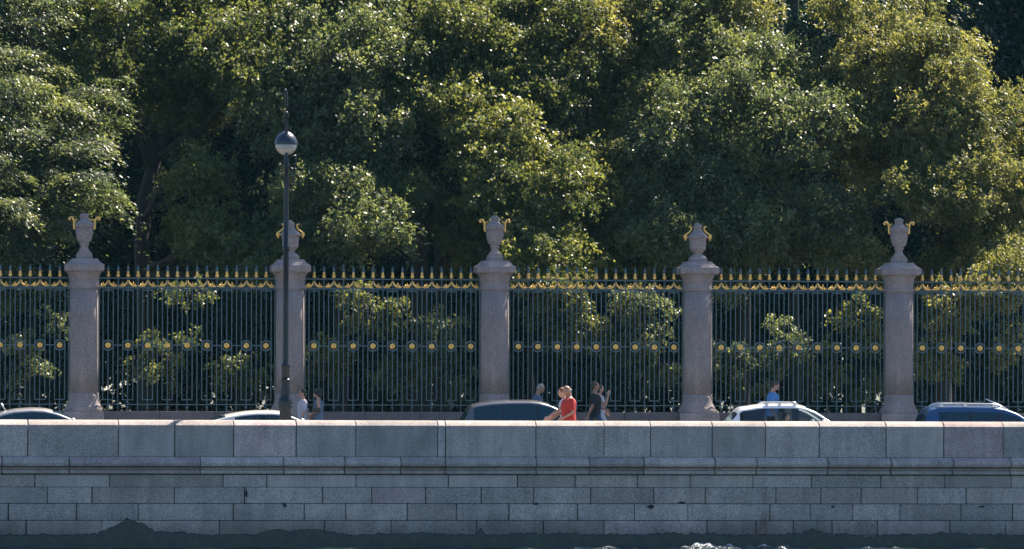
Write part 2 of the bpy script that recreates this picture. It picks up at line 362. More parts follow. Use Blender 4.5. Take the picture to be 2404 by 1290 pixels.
def make_column(kind):
    root = empty('granite_column', (0, FY, ZF), 'x', 'column', 'granite columns of the garden fence')
    def B(b, n, m, p=root): o = b.build(n, m, p); return o
    Z = lambda py: fz(py)-ZF
    rs = 33.5*u
    b = MB(); b.square([(50*u, 0), (50*u, Z(992)), (46.5*u, Z(990)), (46.5*u, Z(972)), (45*u, Z(969))])
    pr = [(45*u, Z(970)), (46*u, Z(966)), (45*u, Z(961)), (42*u, Z(957)), (39*u, Z(952)), (36*u, Z(944)), (35*u, Z(934)), (rs+.004, Z(925))]
    b.lathe(pr, n=40); B(b, 'base', M['column'])
    b = MB(); b.lathe([(rs+.003, Z(926)), (rs, Z(860)), (rs-.002, Z(760)), (rs-.008, Z(682))], n=40); B(b, 'shaft', M['column'])
    b = MB(); b.lathe([(rs-.006, Z(683)), (rs+.018, Z(681)), (rs+.02, Z(676)), (rs+.002, Z(674)), (rs, Z(660)), (rs+.02, Z(658)), (rs+.028, Z(653)), (rs+.055, Z(648)), (rs+.095, Z(644.5)), (rs+.11, Z(641.5))], n=40)
    b.square([(43.0*u, Z(642.5)), (44.5*u, Z(641)), (45.5*u, Z(639.5)), (45.5*u, Z(627.5)), (44*u, Z(626)), (40*u, Z(624)), (33*u, Z(617.5)), (31*u, Z(614)), (30*u, Z(613))]); B(b, 'capital', M['column'])
    if kind == 'round':
        b = MB(); b.loft([[(r*math.cos(2*math.pi*k/8+math.pi/8), r*math.sin(2*math.pi*k/8+math.pi/8), z) for k in range(8)] for r, z in ((20.5*u, Z(613)), (20.5*u, Z(603)), (18*u, Z(600)))], smooth=False)
        pi_lathe_fluted(b, [(18*u, Z(600), 0), (12.5*u, Z(594), 0), (9.6*u, Z(590), 0), (8.4*u, Z(583), 0), (11.2*u, Z(581), 0), (11.2*u, Z(577.5), 0), (8.6*u, Z(576.5), 0),
              (15*u, Z(573), 1), (18*u, Z(567), 1), (19.3*u, Z(560), 1), (19.8*u, Z(557), 0), (20.6*u, Z(548), 0), (20.4*u, Z(543.5), 0), (19.3*u, Z(542.6), 0), (19.3*u, Z(541.8), 0), (22.2*u, Z(541), 0), (22.2*u, Z(532), 0), (21*u, Z(529.5), 0),
              (15*u, Z(525.5), 0), (10.5*u, Z(521), 0), (9*u, Z(517), 0), (10.6*u, Z(515.5), 0), (10.8*u, Z(512.5), 0), (9*u, Z(509), 0), (4*u, Z(507), 0), (.5*u, Z(506.6), 0)], (0, 0, 0), 48, .012, 14)
        urn = B(b, 'urn', M['column'])
        for s in (-1, 1):
            h = MB(); pts = [(s*x*u, 0, Z(y)) for x, y in ((23, 543.5), (23.6, 540), (24, 530), (24.6, 524), (27, 519), (30, 516.5), (33.5, 517), (35.5, 519.5), (35, 522.5), (32.5, 522.5), (32, 520.5))]
            h.tube(pts, [3.2*u, 2.9*u, 2.5*u, 2.5*u, 2.7*u, 2.8*u, 2.6*u, 2.4*u, 2.2*u, 1.8*u, 1.2*u], 10)
            h.tube([(s*24*u, 0, Z(527)), (s*20*u, 0, Z(522.5)), (s*16.5*u, 0, Z(520.5))], [2.2*u, 2.0*u, 1.6*u], 8)
            h.ell((s*22.5*u, 0, Z(543)), (3.4*u, 4*u, 2.6*u)); h.build('handle', M['gold'], urn)
    else:
        b = MB(); b.square([(20*u, Z(613)), (20*u, Z(605.5)), (19*u, Z(603.5)), (12.5*u, Z(598)), (10*u, Z(596))])
        b.lathe([(12*u, Z(597)), (10*u, Z(594)), (9.8*u, Z(592.5)), (12.5*u, Z(591)), (13.5*u, Z(590.5)), (14.5*u, Z(586.5)), (17*u, Z(585.5)), (18.6*u, Z(583.5)), (19.2*u, Z(580)), (20.0*u, Z(562)), (20.2*u, Z(558.5)), (24*u, Z(557)), (24*u, Z(554)), (22*u, Z(550.5)), (15*u, Z(545)), (11.5*u, Z(541)), (10*u, Z(535)), (9.5*u, Z(532)), (11*u, Z(531)), (11*u, Z(530)), (5*u, Z(523)), (.6*u, Z(519.5))], n=32)
        urn = B(b, 'urn', M['column'])
        for s in (-1, 1):
            h = MB()
            h.tube([(s*x*u, 0, Z(y)) for x, y in ((17, 529.5), (15, 533), (15.5, 537.5), (18, 541.5), (22.5, 545), (27, 548.5), (29.5, 553), (29, 559), (28, 564))], [2.6*u, 2.3*u, 2.1*u, 2.1*u, 2.3*u, 2.5*u, 2.7*u, 2.3*u, .9*u], 10)
            h.tube([(s*26*u, 0, Z(548)), (s*31*u, 0, Z(550)), (s*32.5*u, 0, Z(554)), (s*31.5*u, 0, Z(558))], [1.8*u, 1.8*u, 1.6*u, .8*u], 8)
            h.tube([(s*17*u, 0, Z(529.5)), (s*20*u, 0, Z(530)), (s*20*u, 0, Z(532.5))], [2.2*u, 1.8*u, 1.0*u], 8)
            h.ell((s*25.5*u, 0, Z(555)), (2.6*u, 3.6*u, 3*u)); h.build('handle', M['gold'], urn)
    return root
protoA = make_column('round'); protoB = make_column('cone')
info = ['granite fence column past the far end of the fence, capped by a conical urn',
        'granite column at the end behind the overhanging fronds, carrying a round urn with curled gold handles',
        'granite column behind the tall lamp post, carrying a cone-lidded urn',
        'granite column behind the dark people carrier, carrying a fluted round urn with curled gold handles',
        'granite column between the walking couple and the white crossover, carrying a cone-lidded urn',
        'granite column beside the blue off-roader, carrying a round urn and catching sun along one edge',
        'granite fence column past the blue off-roader, capped by a conical urn']
used = set()
for i in range(7):
    k = protoA if i % 2 == 1 else protoB
    o = k if k.name not in used else copy_tree(k)
    used.add(k.name)
    o.location.x = cols[i]; o['label'] = info[i]
# plinth wall between the columns
halfc = 46.5*u
bays = [(cols[i], cols[i+1]) for i in range(6)]
for i, (a, c) in enumerate(bays):
    b = MB(); xs = [a+halfc+.002]; r = random.Random(40+i)
    n = 3; w = (c-a-2*halfc-.004)/n
    for k in range(n):
        xa = xs[0]+k*w; b.box(xa+.003, xa+w-.003, FY-.27, FY+.27, ZF-.1, ZP, .014)
    o = b.build('stone_plinth', M['plinth'])
    tag(o, 'low granite plinth under ' + ['the fence bay in front of the drooping fronded tree', 'the fence bay with the pale saloon parked before it', 'the fence bay behind the two strolling women', 'the fence bay where a man in a red shirt passes', 'the fence bay behind the white crossover', 'the fence bay behind the blue off-roader'][i], 'plinth', 'granite plinths between the columns')

def scroll_mesh(s):
    b = MB(); Z = lambda py: fz(py)-ZP
    P = lambda x, y, r: ((s*x*u, 0, Z(y)), r*u)
    # main crescent from the high end beside the bar down to the low tip
    seq = [P(1.2, 663.5, 1.0), P(2.2, 666.5, 1.8), P(4.2, 670.5, 2.5), P(7.5, 674, 2.9), P(11.5, 676, 2.5), P(15.5, 676.6, 1.8), P(20.5, 675.6, 1.2), P(22.2, 674.4, .7)]
    b.tube([p for p, _ in seq], [r for _, r in seq], 8, flat=.8)
    seq = [P(8.5, 674, 1.9), P(12, 671.8, 1.9), P(13.0, 669, 1.4), P(11.4, 666.6, .8)]
    b.tube([p for p, _ in seq], [r for _, r in seq], 7, flat=.8)
    seq = [P(11.5, 675, 1.6), P(16, 672.8, 1.2), P(17.4, 670.6, .7)]
    b.tube([p for p, _ in seq], [r for _, r in seq], 7, flat=.8)
    b.ell((s*1.4*u, 0, Z(663.6)), (1.7*u, 1.6*u, 1.6*u), 8, 6)
    return b
def make_panel():
    root = empty('iron_fence_panel', (0, FY, ZP), 'x', 'fence panel', 'iron fence panels between the columns')
    Z = lambda py: fz(py)-ZP
    L = step; half = L/2-rs_edge
    I = M['iron']; pit = 46.0*u*(step/(480*u))
    br = .0120
    for k in range(17):
        x = (k-8)*pit/2
        b = MB(); b.box(x-br, x+br, -br, br, .0, Z(650)); b.build('bar', I, root)
        b = MB(); b.lathe([(r_*u, Z(y)) for r_, y in ((1.4, 650.5), (1.6, 643), (2.6, 641), (3.4, 637.5), (2.6, 633), (1.2, 628.5), (.2, 626))], (x, 0, 0), 8)
        sp = b.build('spear_head', I, root)
        b = MB(); b.lathe([(r_*u, Z(y)) for r_, y in ((2.4, 655.3), (4.0, 654.5), (4.4, 652), (3.8, 649), (2.6, 646.2), (2.9, 645), (3.2, 643.2), (2.4, 641.3), (1.6, 640.6))], (x, 0, 0), 10)
        b.build('gilt_knob', M['gold'], sp)
    for k in range(9):
        x = (k-4)*pit
        b = MB(); w = 11.8*u*(step/(480*u)); t = .0125
        zt, zb = Z(686), Z(941)
        cpy = Z(814)
        for s in (-1, 1): b.box(x+s*w-t, x+s*w+t, -t, t, zb+t, zt-t)
        b.box(x-w-t, x+w+t, -t, t, zt-t, zt+t); b.box(x-w-t, x+w+t, -t, t, zb-t, zb+t)
        b.build('rectangular_frame', I, root)
        b = MB(); n = 28; ro, ri = 13.0*u, 10.2*u
        vs = []; fs = []
        for j in range(n):
            a = 2*math.pi*j/n
            for rr, yy in ((ro, -.03), (ri, -.03), (ri, .03), (ro, .03)): vs.append((x+rr*math.cos(a), yy, cpy+rr*math.sin(a)))
        for j in range(n):
            q = (j+1) % n
            for m_ in range(4): fs.append((j*4+m_, j*4+(m_+1) % 4, q*4+(m_+1) % 4, q*4+m_))
        b.add(vs, fs); ring = b.build('ring', I, root)
        b = MB(); rings = []
        for rr, yy, fl in ((1.2, -.060, 0), (2.2, -.055, 0), (3.0, -.046, .2), (5.2, -.052, .7), (6.7, -.040, 1), (6.9, -.020, 1), (6.0, .01, .5)):
            rings.append([(x+(rr+fl*.6*math.cos(8*2*math.pi*j/32))*u*math.cos(2*math.pi*j/32), yy, cpy+(rr+fl*.6*math.cos(8*2*math.pi*j/32))*u*math.sin(2*math.pi*j/32)) for j in range(32)])
        b.loft(rings); b.build('gilt_rosette', M['gold'], root)
        for s in (-1, 1):
            o = scroll_mesh(s).build('gilt_scroll', M['gold'], root); o.location.x = x+s*.0
        b = MB(); b.lathe([(r_*u, Z(y)) for r_, y in ((.8, 953), (2.4, 956), (2.9, 959), (1.8, 963), (.6, 965))], (x, 0, 0), 8); b.build('drop', I, root)
    for k in range(8):
        x = (k-3.5)*pit; b = MB(); b.box(x-pit*.5+13.0*u, x-.014, -.012, .012, Z(815.2), Z(812.8)); b.box(x+.014, x+pit*.5-13.0*u, -.012, .012, Z(815.2), Z(812.8)); b.build('link', I, root)
    for y0, y1, dd in ((656.3, 659.0, .026), (678.2, 680.8, .024), (951, 953.2, .02), (682.2, 683.4, .014)):
        b = MB(); b.box(-half, half, -dd, dd, Z(y1), Z(y0)); b.build('rail', I, root)
    for s in (-1, 1):
        b = MB(); x = s*(half-.03); b.box(x-br, x+br, -br, br, .0, Z(650)); b.build('bar', I, root)
    return root
rs_edge = 33.0*u
pp = make_panel()
for i, (a, c) in enumerate(bays):
    o = pp if i == 0 else copy_tree(pp)
    o.location.x = (a+c)/2
    o['label'] = 'dark iron fence panel with gilt rosettes, ' + ['by the drooping fronded tree', 'between end column and lamp post', 'behind two women walking', 'behind the man in red', 'above the white crossover', 'above the blue off-roader'][i]

# ------------------------------------------------------------------ street lamp
def lamp():
    Y = 3.35; x0 = ax(671, Y, 700); s = FPX/((at(671, 900, Y)-CAM).dot(fwd)); q = 1/s
    root = empty('street_lamp', (x0, Y, 0), 'tall dark cast-iron street lamp with a half-milky globe, standing behind the parapet', 'street lamp')
    Z = lambda py: at(671, py, Y).z
    B = lambda b, n, m, p=root: b.build(n, m, p)
    b = MB()
    b.lathe([(22*q, 0), (22*q, .12), (18*q, .16), (16*q, .3), (14.5*q, Z(990)), (13.5*q, Z(962)), (15*q, Z(960)), (17.5*q, Z(957)), (18*q, Z(953)), (17*q, Z(950)), (18*q, Z(947)), (17.3*q, Z(941)), (14.5*q, Z(935)), (12.5*q, Z(929)), (11.2*q, Z(925)),
             (12.6*q, Z(922)), (12.2*q, Z(918)), (10.8*q, Z(908)), (10*q, Z(900)), (11.5*q, Z(897)), (11.5*q, Z(893)), (10*q, Z(890))], n=24)
    B(b, 'base', M['lampiron'])
    b = MB(); b.lathe([(9.5*q, Z(891)), (9.3*q, Z(864)), (11.5*q, Z(861)), (11*q, Z(857)), (7.6*q, Z(853)), (7.2*q, Z(842)), (6.8*q, Z(700)), (6.6*q, Z(592)), (9*q, Z(589)), (8.5*q, Z(585)), (9.5*q, Z(581)), (6.4*q, Z(577)), (6.1*q, Z(500)), (5.8*q, Z(440)), (5.6*q, Z(395)), (7.4*q, Z(391)), (7.2*q, Z(386)), (5.4*q, Z(383)), (4.6*q, Z(372)),
             (4*q, Z(340)), (3.6*q, Z(302)), (3.3*q, Z(276)), (5*q, Z(273)), (5.4*q, Z(270)), (3.4*q, Z(266)), (2.4*q, Z(262))], n=18)
    B(b, 'pole', M['lampiron'])
    b = MB(); b.tube([(d*q, 0, Z(y)) for d, y in ((0, 263), (.3, 250), (.2, 236), (-.6, 226), (-1.6, 218), (-2.8, 212), (-3.4, 208.5))], [2.4*q, 2.8*q, 3.6*q, 4.2*q, 4.2*q, 3.2*q, 1.0*q], 10); B(b, 'finial', M['lampiron'])
    gz = Z(338); gr = 27*q; yo = gr*.45           # the globe hangs on the far side of the pole
    lan = MB()
    lan.lathe([(gr*1.02, gz-.012), (gr*1.03, gz+.012), (gr*.98, gz+gr*.26), (gr*.86, gz+gr*.54), (gr*.66, gz+gr*.8), (gr*.4, gz+gr*1.0), (gr*.16, gz+gr*1.12), (gr*.05, gz+gr*1.16)], (0, yo, 0), 28)
    cap = B(lan, 'lamp_cap', M['lampcap'])
    lb = MB(); lb.lathe([(gr*.12, gz-gr*.98), (gr*.36, gz-gr*.93), (gr*.6, gz-gr*.78), (gr*.8, gz-gr*.56), (gr*.92, gz-gr*.3), (gr*.97, gz-gr*.02)], (0, yo, 0), 28); B(lb, 'lamp_globe', M['milk'])
    b = MB()
    for pts, rr in (([(5, 368), (24, 366)], 1.4), ([(22, 366), (21.5, 385), (19.5, 402)], 1.2), ([(4, 392), (12, 396), (21, 398)], 1.3), ([(18, 400), (17, 418), (16, 432)], 1.2), ([(5, 432), (17.5, 433)], .9), ([(5, 402), (19, 402)], .9)):
        b.tube([(d*q, 0, Z(y)) for d, y in pts], rr*1.5*q, 8)
    b.ell((17*q, 0, Z(433)), (2.2*q, 2.2*q, 2.4*q)); b.ell((21*q, 0, Z(398)), (2.4*q, 2.4*q, 2.2*q)); B(b, 'bracket', M['lampiron'])
lamp()

# ------------------------------------------------------------------ trees and shrubs
def leaf_arrays(P, Nn, T, ln, wd_, tn):
    """P centres, Nn blade normals, T blade directions; each leaf a folded diamond of two halves"""
    n = len(P)
    Bn = np.cross(Nn, T); Bn /= np.linalg.norm(Bn, axis=1, keepdims=True)+1e-9
    Nn = np.cross(T, Bn)
    l = ln[:, None]; w = wd_[:, None]
    base = P-T*l*.5; tip = P+T*l*.5
    L_ = P-T*l*.08+Bn*w*.5+Nn*w*.16; R_ = P-T*l*.08-Bn*w*.5+Nn*w*.16
    V = np.stack([base, R_, tip, L_], 1).reshape(-1, 3)
    F = (np.arange(n)[:, None]*4+np.arange(4)[None]).astype(np.int32)
    return V, F, np.repeat(tn, 4)
def leaf_object(name, V, F, tn, m, parent):
    me = bpy.data.meshes.new(name); nv, nf = len(V), len(F)
    me.vertices.add(nv); me.vertices.foreach_set('co', V.astype(np.float32).ravel())
    me.loops.add(nf*4); me.loops.foreach_set('vertex_index', F.ravel())
    me.polygons.add(nf); me.polygons.foreach_set('loop_start', (np.arange(nf)*4).astype(np.int32)); me.polygons.foreach_set('loop_total', np.full(nf, 4, np.int32))
    a = me.attributes.new('tone', 'FLOAT', 'POINT'); a.data.foreach_set('value', tn.astype(np.float32))
    me.materials.append(m); me.update(calc_edges=True)
    o = bpy.data.objects.new(name, me); COL.objects.link(o)
    if parent: o.parent = parent
    return o
def unit(n, g):
    v = g.normal(size=(n, 3)); return v/np.linalg.norm(v, axis=1, keepdims=True)
def crown_leaves(lobes, g, frond=False, clump=.62, leaf=.10, dens=1.0, droop=.35, flat=.45, inner=.25, wind=0., holes=.18, asp=.6):
    """lobes: centre and radii. Clumps of leaves sit on the lobes' shells, hang outward and leave gaps between them."""
    VV, FF, TT = [], [], []; off = 0; clumps = []
    for li, (c, r) in enumerate(lobes):
        c = np.array(c); r = np.array(r)
        area = 4*math.pi*((r[0]*r[1])**1.6/3+(r[0]*r[2])**1.6/3+(r[1]*r[2])**1.6/3)**(1/1.6)
        K = int(area/(clump*clump*1.55)*(1-holes))
        d = unit(K, g); rad = g.uniform(.74, 1.06, K); cc = c+d*r*rad[:, None]
        ok = np.ones(K, bool)                       # drop clumps buried in another lobe
        for lj, (c2, r2) in enumerate(lobes):
            if lj != li: ok &= (((cc-np.array(c2))/np.array(r2))**2).sum(1) > .42
        d = d[ok]; cc = cc[ok]; rad = rad[ok]
        ki = int(K*inner); di = unit(ki, g); cc = np.vstack([cc, c+di*r*g.uniform(.15, .7, ki)[:, None]]); d = np.vstack([d, di])
        for k in range(len(cc)):
            s = clump*g.uniform(.55, 1.5); outer = k < len(cc)-ki
            n = int(dens*s*s*3.6/(leaf*leaf*asp*.5)*(1 if outer else .5))
            o = d[k].copy(); oh = np.array([o[0], o[1], 0]); oh /= np.linalg.norm(oh)+1e-6
            side = np.array([-oh[1], oh[0], 0])
            ct = g.uniform(0, 1)*.55
            # a spray: spread outwards and sideways, thin, bowing down at its outer end
            a = g.normal(0, .62, n)*s; b_ = g.normal(0, .50, n)*s; h = g.normal(0, flat*.5, n)*s
            a *= 1+.35*g.random(n)
            z = h-droop*(np.maximum(a, -.2*s)**2)/s-droop*.5*b_**2/s+.25*a*(o[2])
            # finger the edge: leaves bunch along twigs
            tw = g.integers(0, 7, n); ang = (tw-3)*.38+g.normal(0, .06, n); rr = np.abs(g.normal(.55, .38, n))*s
            mfg = g.random(n) < .55
            a = np.where(mfg, rr*np.cos(ang), a); b_ = np.where(mfg, rr*np.sin(ang), b_)
            z = np.where(mfg, h*.45-droop*a*np.abs(a)/s*.9+.25*a*o[2], z)
            if not frond:
                nt_ = max(5, int(16*s*s/.25)); ti = g.integers(0, nt_, n)
                az_ = g.uniform(0, 2*math.pi, nt_); th = np.stack([np.cos(az_), np.sin(az_)], 1)+oh[:2]*.7
                ln_t = s*g.uniform(.45, 1.15, nt_); st = g.normal(0, .42, (nt_, 3))*s*np.array([1, 1, .8])
                q = g.random(n)**.8; lt = ln_t[ti]
                xy = st[ti, :2]+th[ti]*(q*lt*.62)[:, None]+g.normal(0, .035+.05*s, (n, 2))
                zz = st[ti, 2]+.12*s-q*q*lt*droop*1.7+g.normal(0, .03+.05*s, n)
                P = cc[k]+np.column_stack([xy, zz])
                Nn = np.array([0, 0, .45])+oh*.35+g.normal(0, .75, (n, 3)); Nn /= np.linalg.norm(Nn, axis=1, keepdims=True)
                T = np.column_stack([th[ti]*.5, np.zeros(n)])+np.array([wind, 0, -.8])+g.normal(0, .5, (n, 3))
            else: P = cc[k]+oh*a[:, None]+side*b_[:, None]+np.array([0, 0, 1.])*z[:, None]
            if frond:
                Nn = np.array([0, 0, 1.])*g.uniform(.5, 1.2)+oh*.45+g.normal(0, .55, (n, 3))
                Nn /= np.linalg.norm(Nn, axis=1, keepdims=True)
                T = oh*.7+side*(.5*b_/s)[:, None]+np.array([wind, 0, -.55])+g.normal(0, .42, (n, 3))
            T -= Nn*(T*Nn).sum(1)[:, None]; T /= np.linalg.norm(T, axis=1, keepdims=True)+1e-9
            ln = leaf*g.uniform(.6, 1.35, n)
            tn = np.clip(ct+g.normal(.22, .16, n), 0, 1)
            V, F, t_ = leaf_arrays(P, Nn, T, ln, ln*asp*g.uniform(.75, 1.2, n), tn)
            VV.append(V); FF.append(F+off); TT.append(t_); off += len(V)
            if outer and g.random() < .5: clumps.append((li, cc[k]))
    return np.vstack(VV), np.vstack(FF), np.concatenate(TT), clumps
def wobble(p, q, n, g, amp):
    p, q = Vector(p), Vector(q); out = [p]; o = Vector((0, 0, 0))
    for i in range(1, n):
        o += Vector(g.normal(0, amp, 3)); w = math.sin(math.pi*i/n); out.append(p.lerp(q, i/n)+o*w)
    out.append(q); return out
LEAF = {
 'olive': leaf_mat('olive_leaf', (.014, .034, .022), (.155, .176, .066), trans=.43, rough=.48, spec=.5, tcol=(2.6, 2.35, 1.1)),
 'grey': leaf_mat('grey_green_leaf', (.014, .034, .028), (.170, .192, .096), trans=.41, rough=.44, spec=.5, tcol=(2.6, 2.5, 1.2)),
 'yellow': leaf_mat('yellow_green_leaf', (.020, .040, .022), (.225, .225, .088), trans=.45, rough=.48, spec=.5, tcol=(2.5, 2.3, 1.15)),
 'deep': leaf_mat('shade_dark_leaf', (.005, .019, .019), (.012, .034, .028), trans=.2, spec=.4, tcol=(2, 2.2, 1)),  # shade of the rear trees put into darker leaf colours
 'fresh': leaf_mat('fresh_green_leaf', (.016, .038, .020), (.165, .182, .068), trans=.44, rough=.42, spec=.5, tcol=(2.6, 2.35, 1.05)),
}
# unseen boughs added above the top edge of the view to shade the columns
OVER = lambda *pxs: [(p, -240, 22.1, 1.8, 1.1, .95) for p in pxs]
TOTAL = [0]
def tree(name, label, cat, lobes, trunks, m, seed, group=None, limbs=True, tr=.22, **kw):
    """lobes: (px, py, Y, rx, ry, rz) centres given where the photograph shows them; trunks: (px, py) path points at depth Y"""
    g = np.random.default_rng(seed)
    TY, path = trunks; front = TY < 27 and cat == 'tree'; L3 = []
    if front: TY += 3
    if front: lobes = [l for l in lobes if l[1] > -60 or l[1] < -200]
    for px, py, Y, rx, ry, rz in lobes:
        if Y < 0: Y = -Y
        elif front and py > 530: Y = 22.6+(Y-20)*.4
        elif front and py > -200: Y = 19.2+.98*max(0, az(py, Y)-4.8)+(Y-21.5)*.4     # crowns step back as they rise
        c = np.array(at(px, py, Y)); r = np.array((rx, ry, rz))
        if front and py > -200:
            L3.append((c+np.array((0, .9, 0)), r*.74))
            for _ in range(int(2+rx*rz*2.3)):               # domed boughs, the higher ones further back
                a_ = g.uniform(0, 2*math.pi); q_ = math.sqrt(g.uniform(0, 1)); dx, dz = rx*q_*math.cos(a_), rz*q_*math.sin(a_)
                L3.append((c+np.array((dx, .95*dz-.5*ry*math.sqrt(max(0, 1-q_*q_))+g.uniform(-.35, .35), dz)), g.uniform(.42, .85)*np.array((1.15, .95, .8))))
        else: L3.append((c, r))
    tp = [at(px, py, TY+(.85*max(0, az(py, TY)-6.5) if front else 0)) for px, py in path]
    b0 = Vector((tp[0].x, TY, -.05)); root = empty(name, b0, label, cat, group)
    if TY < 27:
        kw['holes'] = kw.get('holes', .18)+.22; kw['inner'] = .14; kw['dens'] = kw.get('dens', .92); kw['clump'] = kw.get('clump', .5)*.92
    V, F, tn, cl = crown_leaves([(c-np.array(b0), r) for c, r in L3], g, **kw)
    leaf_object('crown', V, F, tn, LEAF[m], root); TOTAL[0] += len(F)
    b = MB(); pts = [Vector((0, 0, 0))]+[p-b0 for p in tp if (p-b0).z > .6]
    if len(pts) < 2: pts.append(Vector((0, 0, 1)))
    fine = []
    for p, q in zip(pts, pts[1:]): fine += wobble(p, q, 4, g, .03)[:-1]
    fine.append(pts[-1]); n = len(fine)
    rad = [tr*(1.35 if i == 0 else 1)*(1-.55*i/(n-1)) for i in range(n)]
    b.tube(fine, rad, 12)
    tops = []
    for i, (c, r) in enumerate(L3):
        c = Vector(c)-b0
        cand = [p for p in fine if p.z < c.z-.2*r[2]] or [fine[0]]
        s_ = min(cand, key=lambda p: (p-c).length); k = fine.index(s_)
        w = wobble(s_, c, 5, g, .12) if c.z < 13.5 else [s_, Vector((s_.x, s_.y+1.6, 11)), Vector((s_.x, s_.y+3, 14.8)), Vector((s_.x, s_.y+2, 16.0)), Vector(((s_.x+c.x)/2, (s_.y+c.y)/2, 15.8)), c]; b.tube(w, [min(rad[k], .6*r[0]*rad[0])*(.62 if c.z < 13.5 else .3)*(1-.13*j) for j in range(6)], 8); tops.append(w)
    if limbs:
        for li, p in [x for x in cl if L3[x[0]][0][2] < 13.2][:150]:
            q = Vector(p); s_ = min(tops[li], key=lambda a: (a-q).length)
            b.tube(wobble(s_, q, 4, g, .08), [.045, .036, .028, .02, .01], 5)
    b.build('trunk', M['bark'], root)
    return root
OLD = 'park trees behind the fence'
K = dict(holes=.15)
# front row, named from the left of the park to the right
tree('park_tree', 'large tree with drooping wind-blown sprays that hang over the end column', 'tree',
     [(-150, 120, 20.5, 2.9, 2.4, 2.4), (60, 60, 22, 1.9, 2, 2.0), (-40, 330, 20, 2.8, 2.2, 2.0), (110, 400, 19.6, 1.7, 1.6, 1.3), (40, 520, 19.2, 1.9, 1.5, 1.1), (-120, 560, 19.2, 2, 1.5, 1.4), (200, 250, 21, 1.0, 1.4, .8), (-20, 640, 18.6, 1.3, 1.0, .7)] + OVER(170, 420),
     (21.5, [(-130, 900), (-120, 500), (-100, 200)]), 'grey', 11, OLD, frond=True, clump=.6, droop=.6, flat=.34, leaf=.112, wind=.5, asp=.42, tr=.35)
tree('park_tree', 'tree with a forked leaning trunk standing in deep shade beside the end column', 'tree',
     [(430, 40, 25, 2.2, 2, 1.6), (300, -90, 25, 2.2, 2, 1.8), (590, 120, 23.5, 1.5, 1.4, 1.2), (640, 40, 24, 1.3, 1.2, 1.2), (640, 150, 22, .9, .5, .6), (520, 100, 22, 1, .6, .6), (250, 60, 24, 1.1, 1.2, 1.3), (470, 230, -29, 1.2, 1.1, .9), (520, 560, -22.5, .9, .7, .8), (455, 400, -23.8, .6, .5, .7), (600, 620, -21.5, .8, .5, .5)] + OVER(650),
     (24, [(342, 1000), (335, 640), (338, 470), (375, 340), (415, 240), (440, 120)]), 'olive', 12, OLD, clump=.5, leaf=.112, tr=.29)
tree('park_tree', 'tall grey-green tree with glinting leaves rising behind the street lamp', 'tree',
     [(800, 60, 21.5, 1.9, 1.8, 1.9), (720, 200, 22, 1.3, 1.3, 1.5), (850, 230, 22.2, 1.2, 1.3, 1.5), (770, 380, 22.5, 1.5, 1.3, 1.4), (830, -130, 22, 2, 2, 1.6), (730, 500, -23, 1.2, 1.1, 1.2), (860, 560, -19.6, .8, .6, .75)] + OVER(900),
     (23, [(800, 1000), (800, 600), (805, 300), (800, 50)]), 'grey', 13, OLD, clump=.46, leaf=.118, droop=.6, flat=.5, tr=.25)
tree('park_tree', 'tall tree with a straight dark trunk above the middle column with the round urn', 'tree',
     [(1080, 40, 23.4, 1.9, 1.7, 1.7), (1230, 60, 23, 1.6, 1.6, 1.5), (1060, 210, 23.4, 1.3, 1.3, 1.2), (1290, 200, 22.8, 1.2, 1.2, 1.1), (1150, -130, 23.4, 2.3, 2, 1.6), (900, 470, 24.4, .8, .8, .9)] + OVER(1130, 1340),
     (24, [(1170, 1000), (1180, 600), (1190, 300), (1190, 60)]), 'olive', 14, OLD, clump=.46, leaf=.112, tr=.2)
tree('young_tree', 'lower bushy young tree with sparkling leaves right behind the middle column', 'tree',
     [(1230, 330, 19.8, 1.35, 1.3, 1.15), (1120, 300, 20.4, .85, .9, .65), (1330, 430, 19.8, 1.3, 1.2, 1.2), (1180, 470, 20, 1.2, 1.1, 1.1), (1270, 560, 19.6, 1.4, 1.2, 1.0), (1420, 560, 19.8, 1.1, 1.1, 1.1), (1110, 570, 20.4, .8, .8, .7), (1290, 590, -19.2, .9, .5, .6)],
     (20.5, [(1250, 1000), (1245, 700), (1240, 420)]), 'fresh', 15, OLD, clump=.42, leaf=.112, droop=.3, tr=.1)
tree('park_tree', 'broad golden-green tree whose dark limbs show above the man in red', 'tree',
     [(1420, 40, 23.6, 1.8, 1.7, 1.7), (1560, 80, 23.2, 1.6, 1.5, 1.4), (1480, 230, 23.2, 1.3, 1.3, 1.0), (1640, 10, 23, 1.6, 1.6, 1.4), (1380, -90, 23.4, 2, 2, 1.6), (1440, 350, 23.6, 1.2, 1.2, 1.1)] + OVER(1580),
     (24.2, [(1630, 1000), (1618, 600), (1590, 250), (1595, 40)]), 'yellow', 16, OLD, clump=.46, leaf=.112, tr=.22)
tree('park_tree', 'great domed tree with sunlit crest and dark flank behind the cone-lidded urn nearest the crossover', 'tree',
     [(1740, 190, 20.8, 2.0, 2.0, 1.7), (1860, 270, 20.6, 1.6, 1.6, 1.5), (1620, 300, 21, 1.6, 1.5, 1.5), (1740, 420, -22.6, 2.1, 1.3, 1.6), (1560, 480, -21.6, 1.5, 1.2, 1.3), (1680, 590, -22, 1.4, 1.2, 1.0), (1870, 510, -22.6, 1.4, 1.3, 1.3), (1680, 60, 21.4, 1.5, 1.5, 1.3)] + OVER(1830, 2070),
     (21.6, [(1740, 1000), (1740, 600), (1730, 300)]), 'grey', 17, OLD, clump=.55, leaf=.118, droop=.55, flat=.4, wind=-.3, asp=.5, tr=.3)
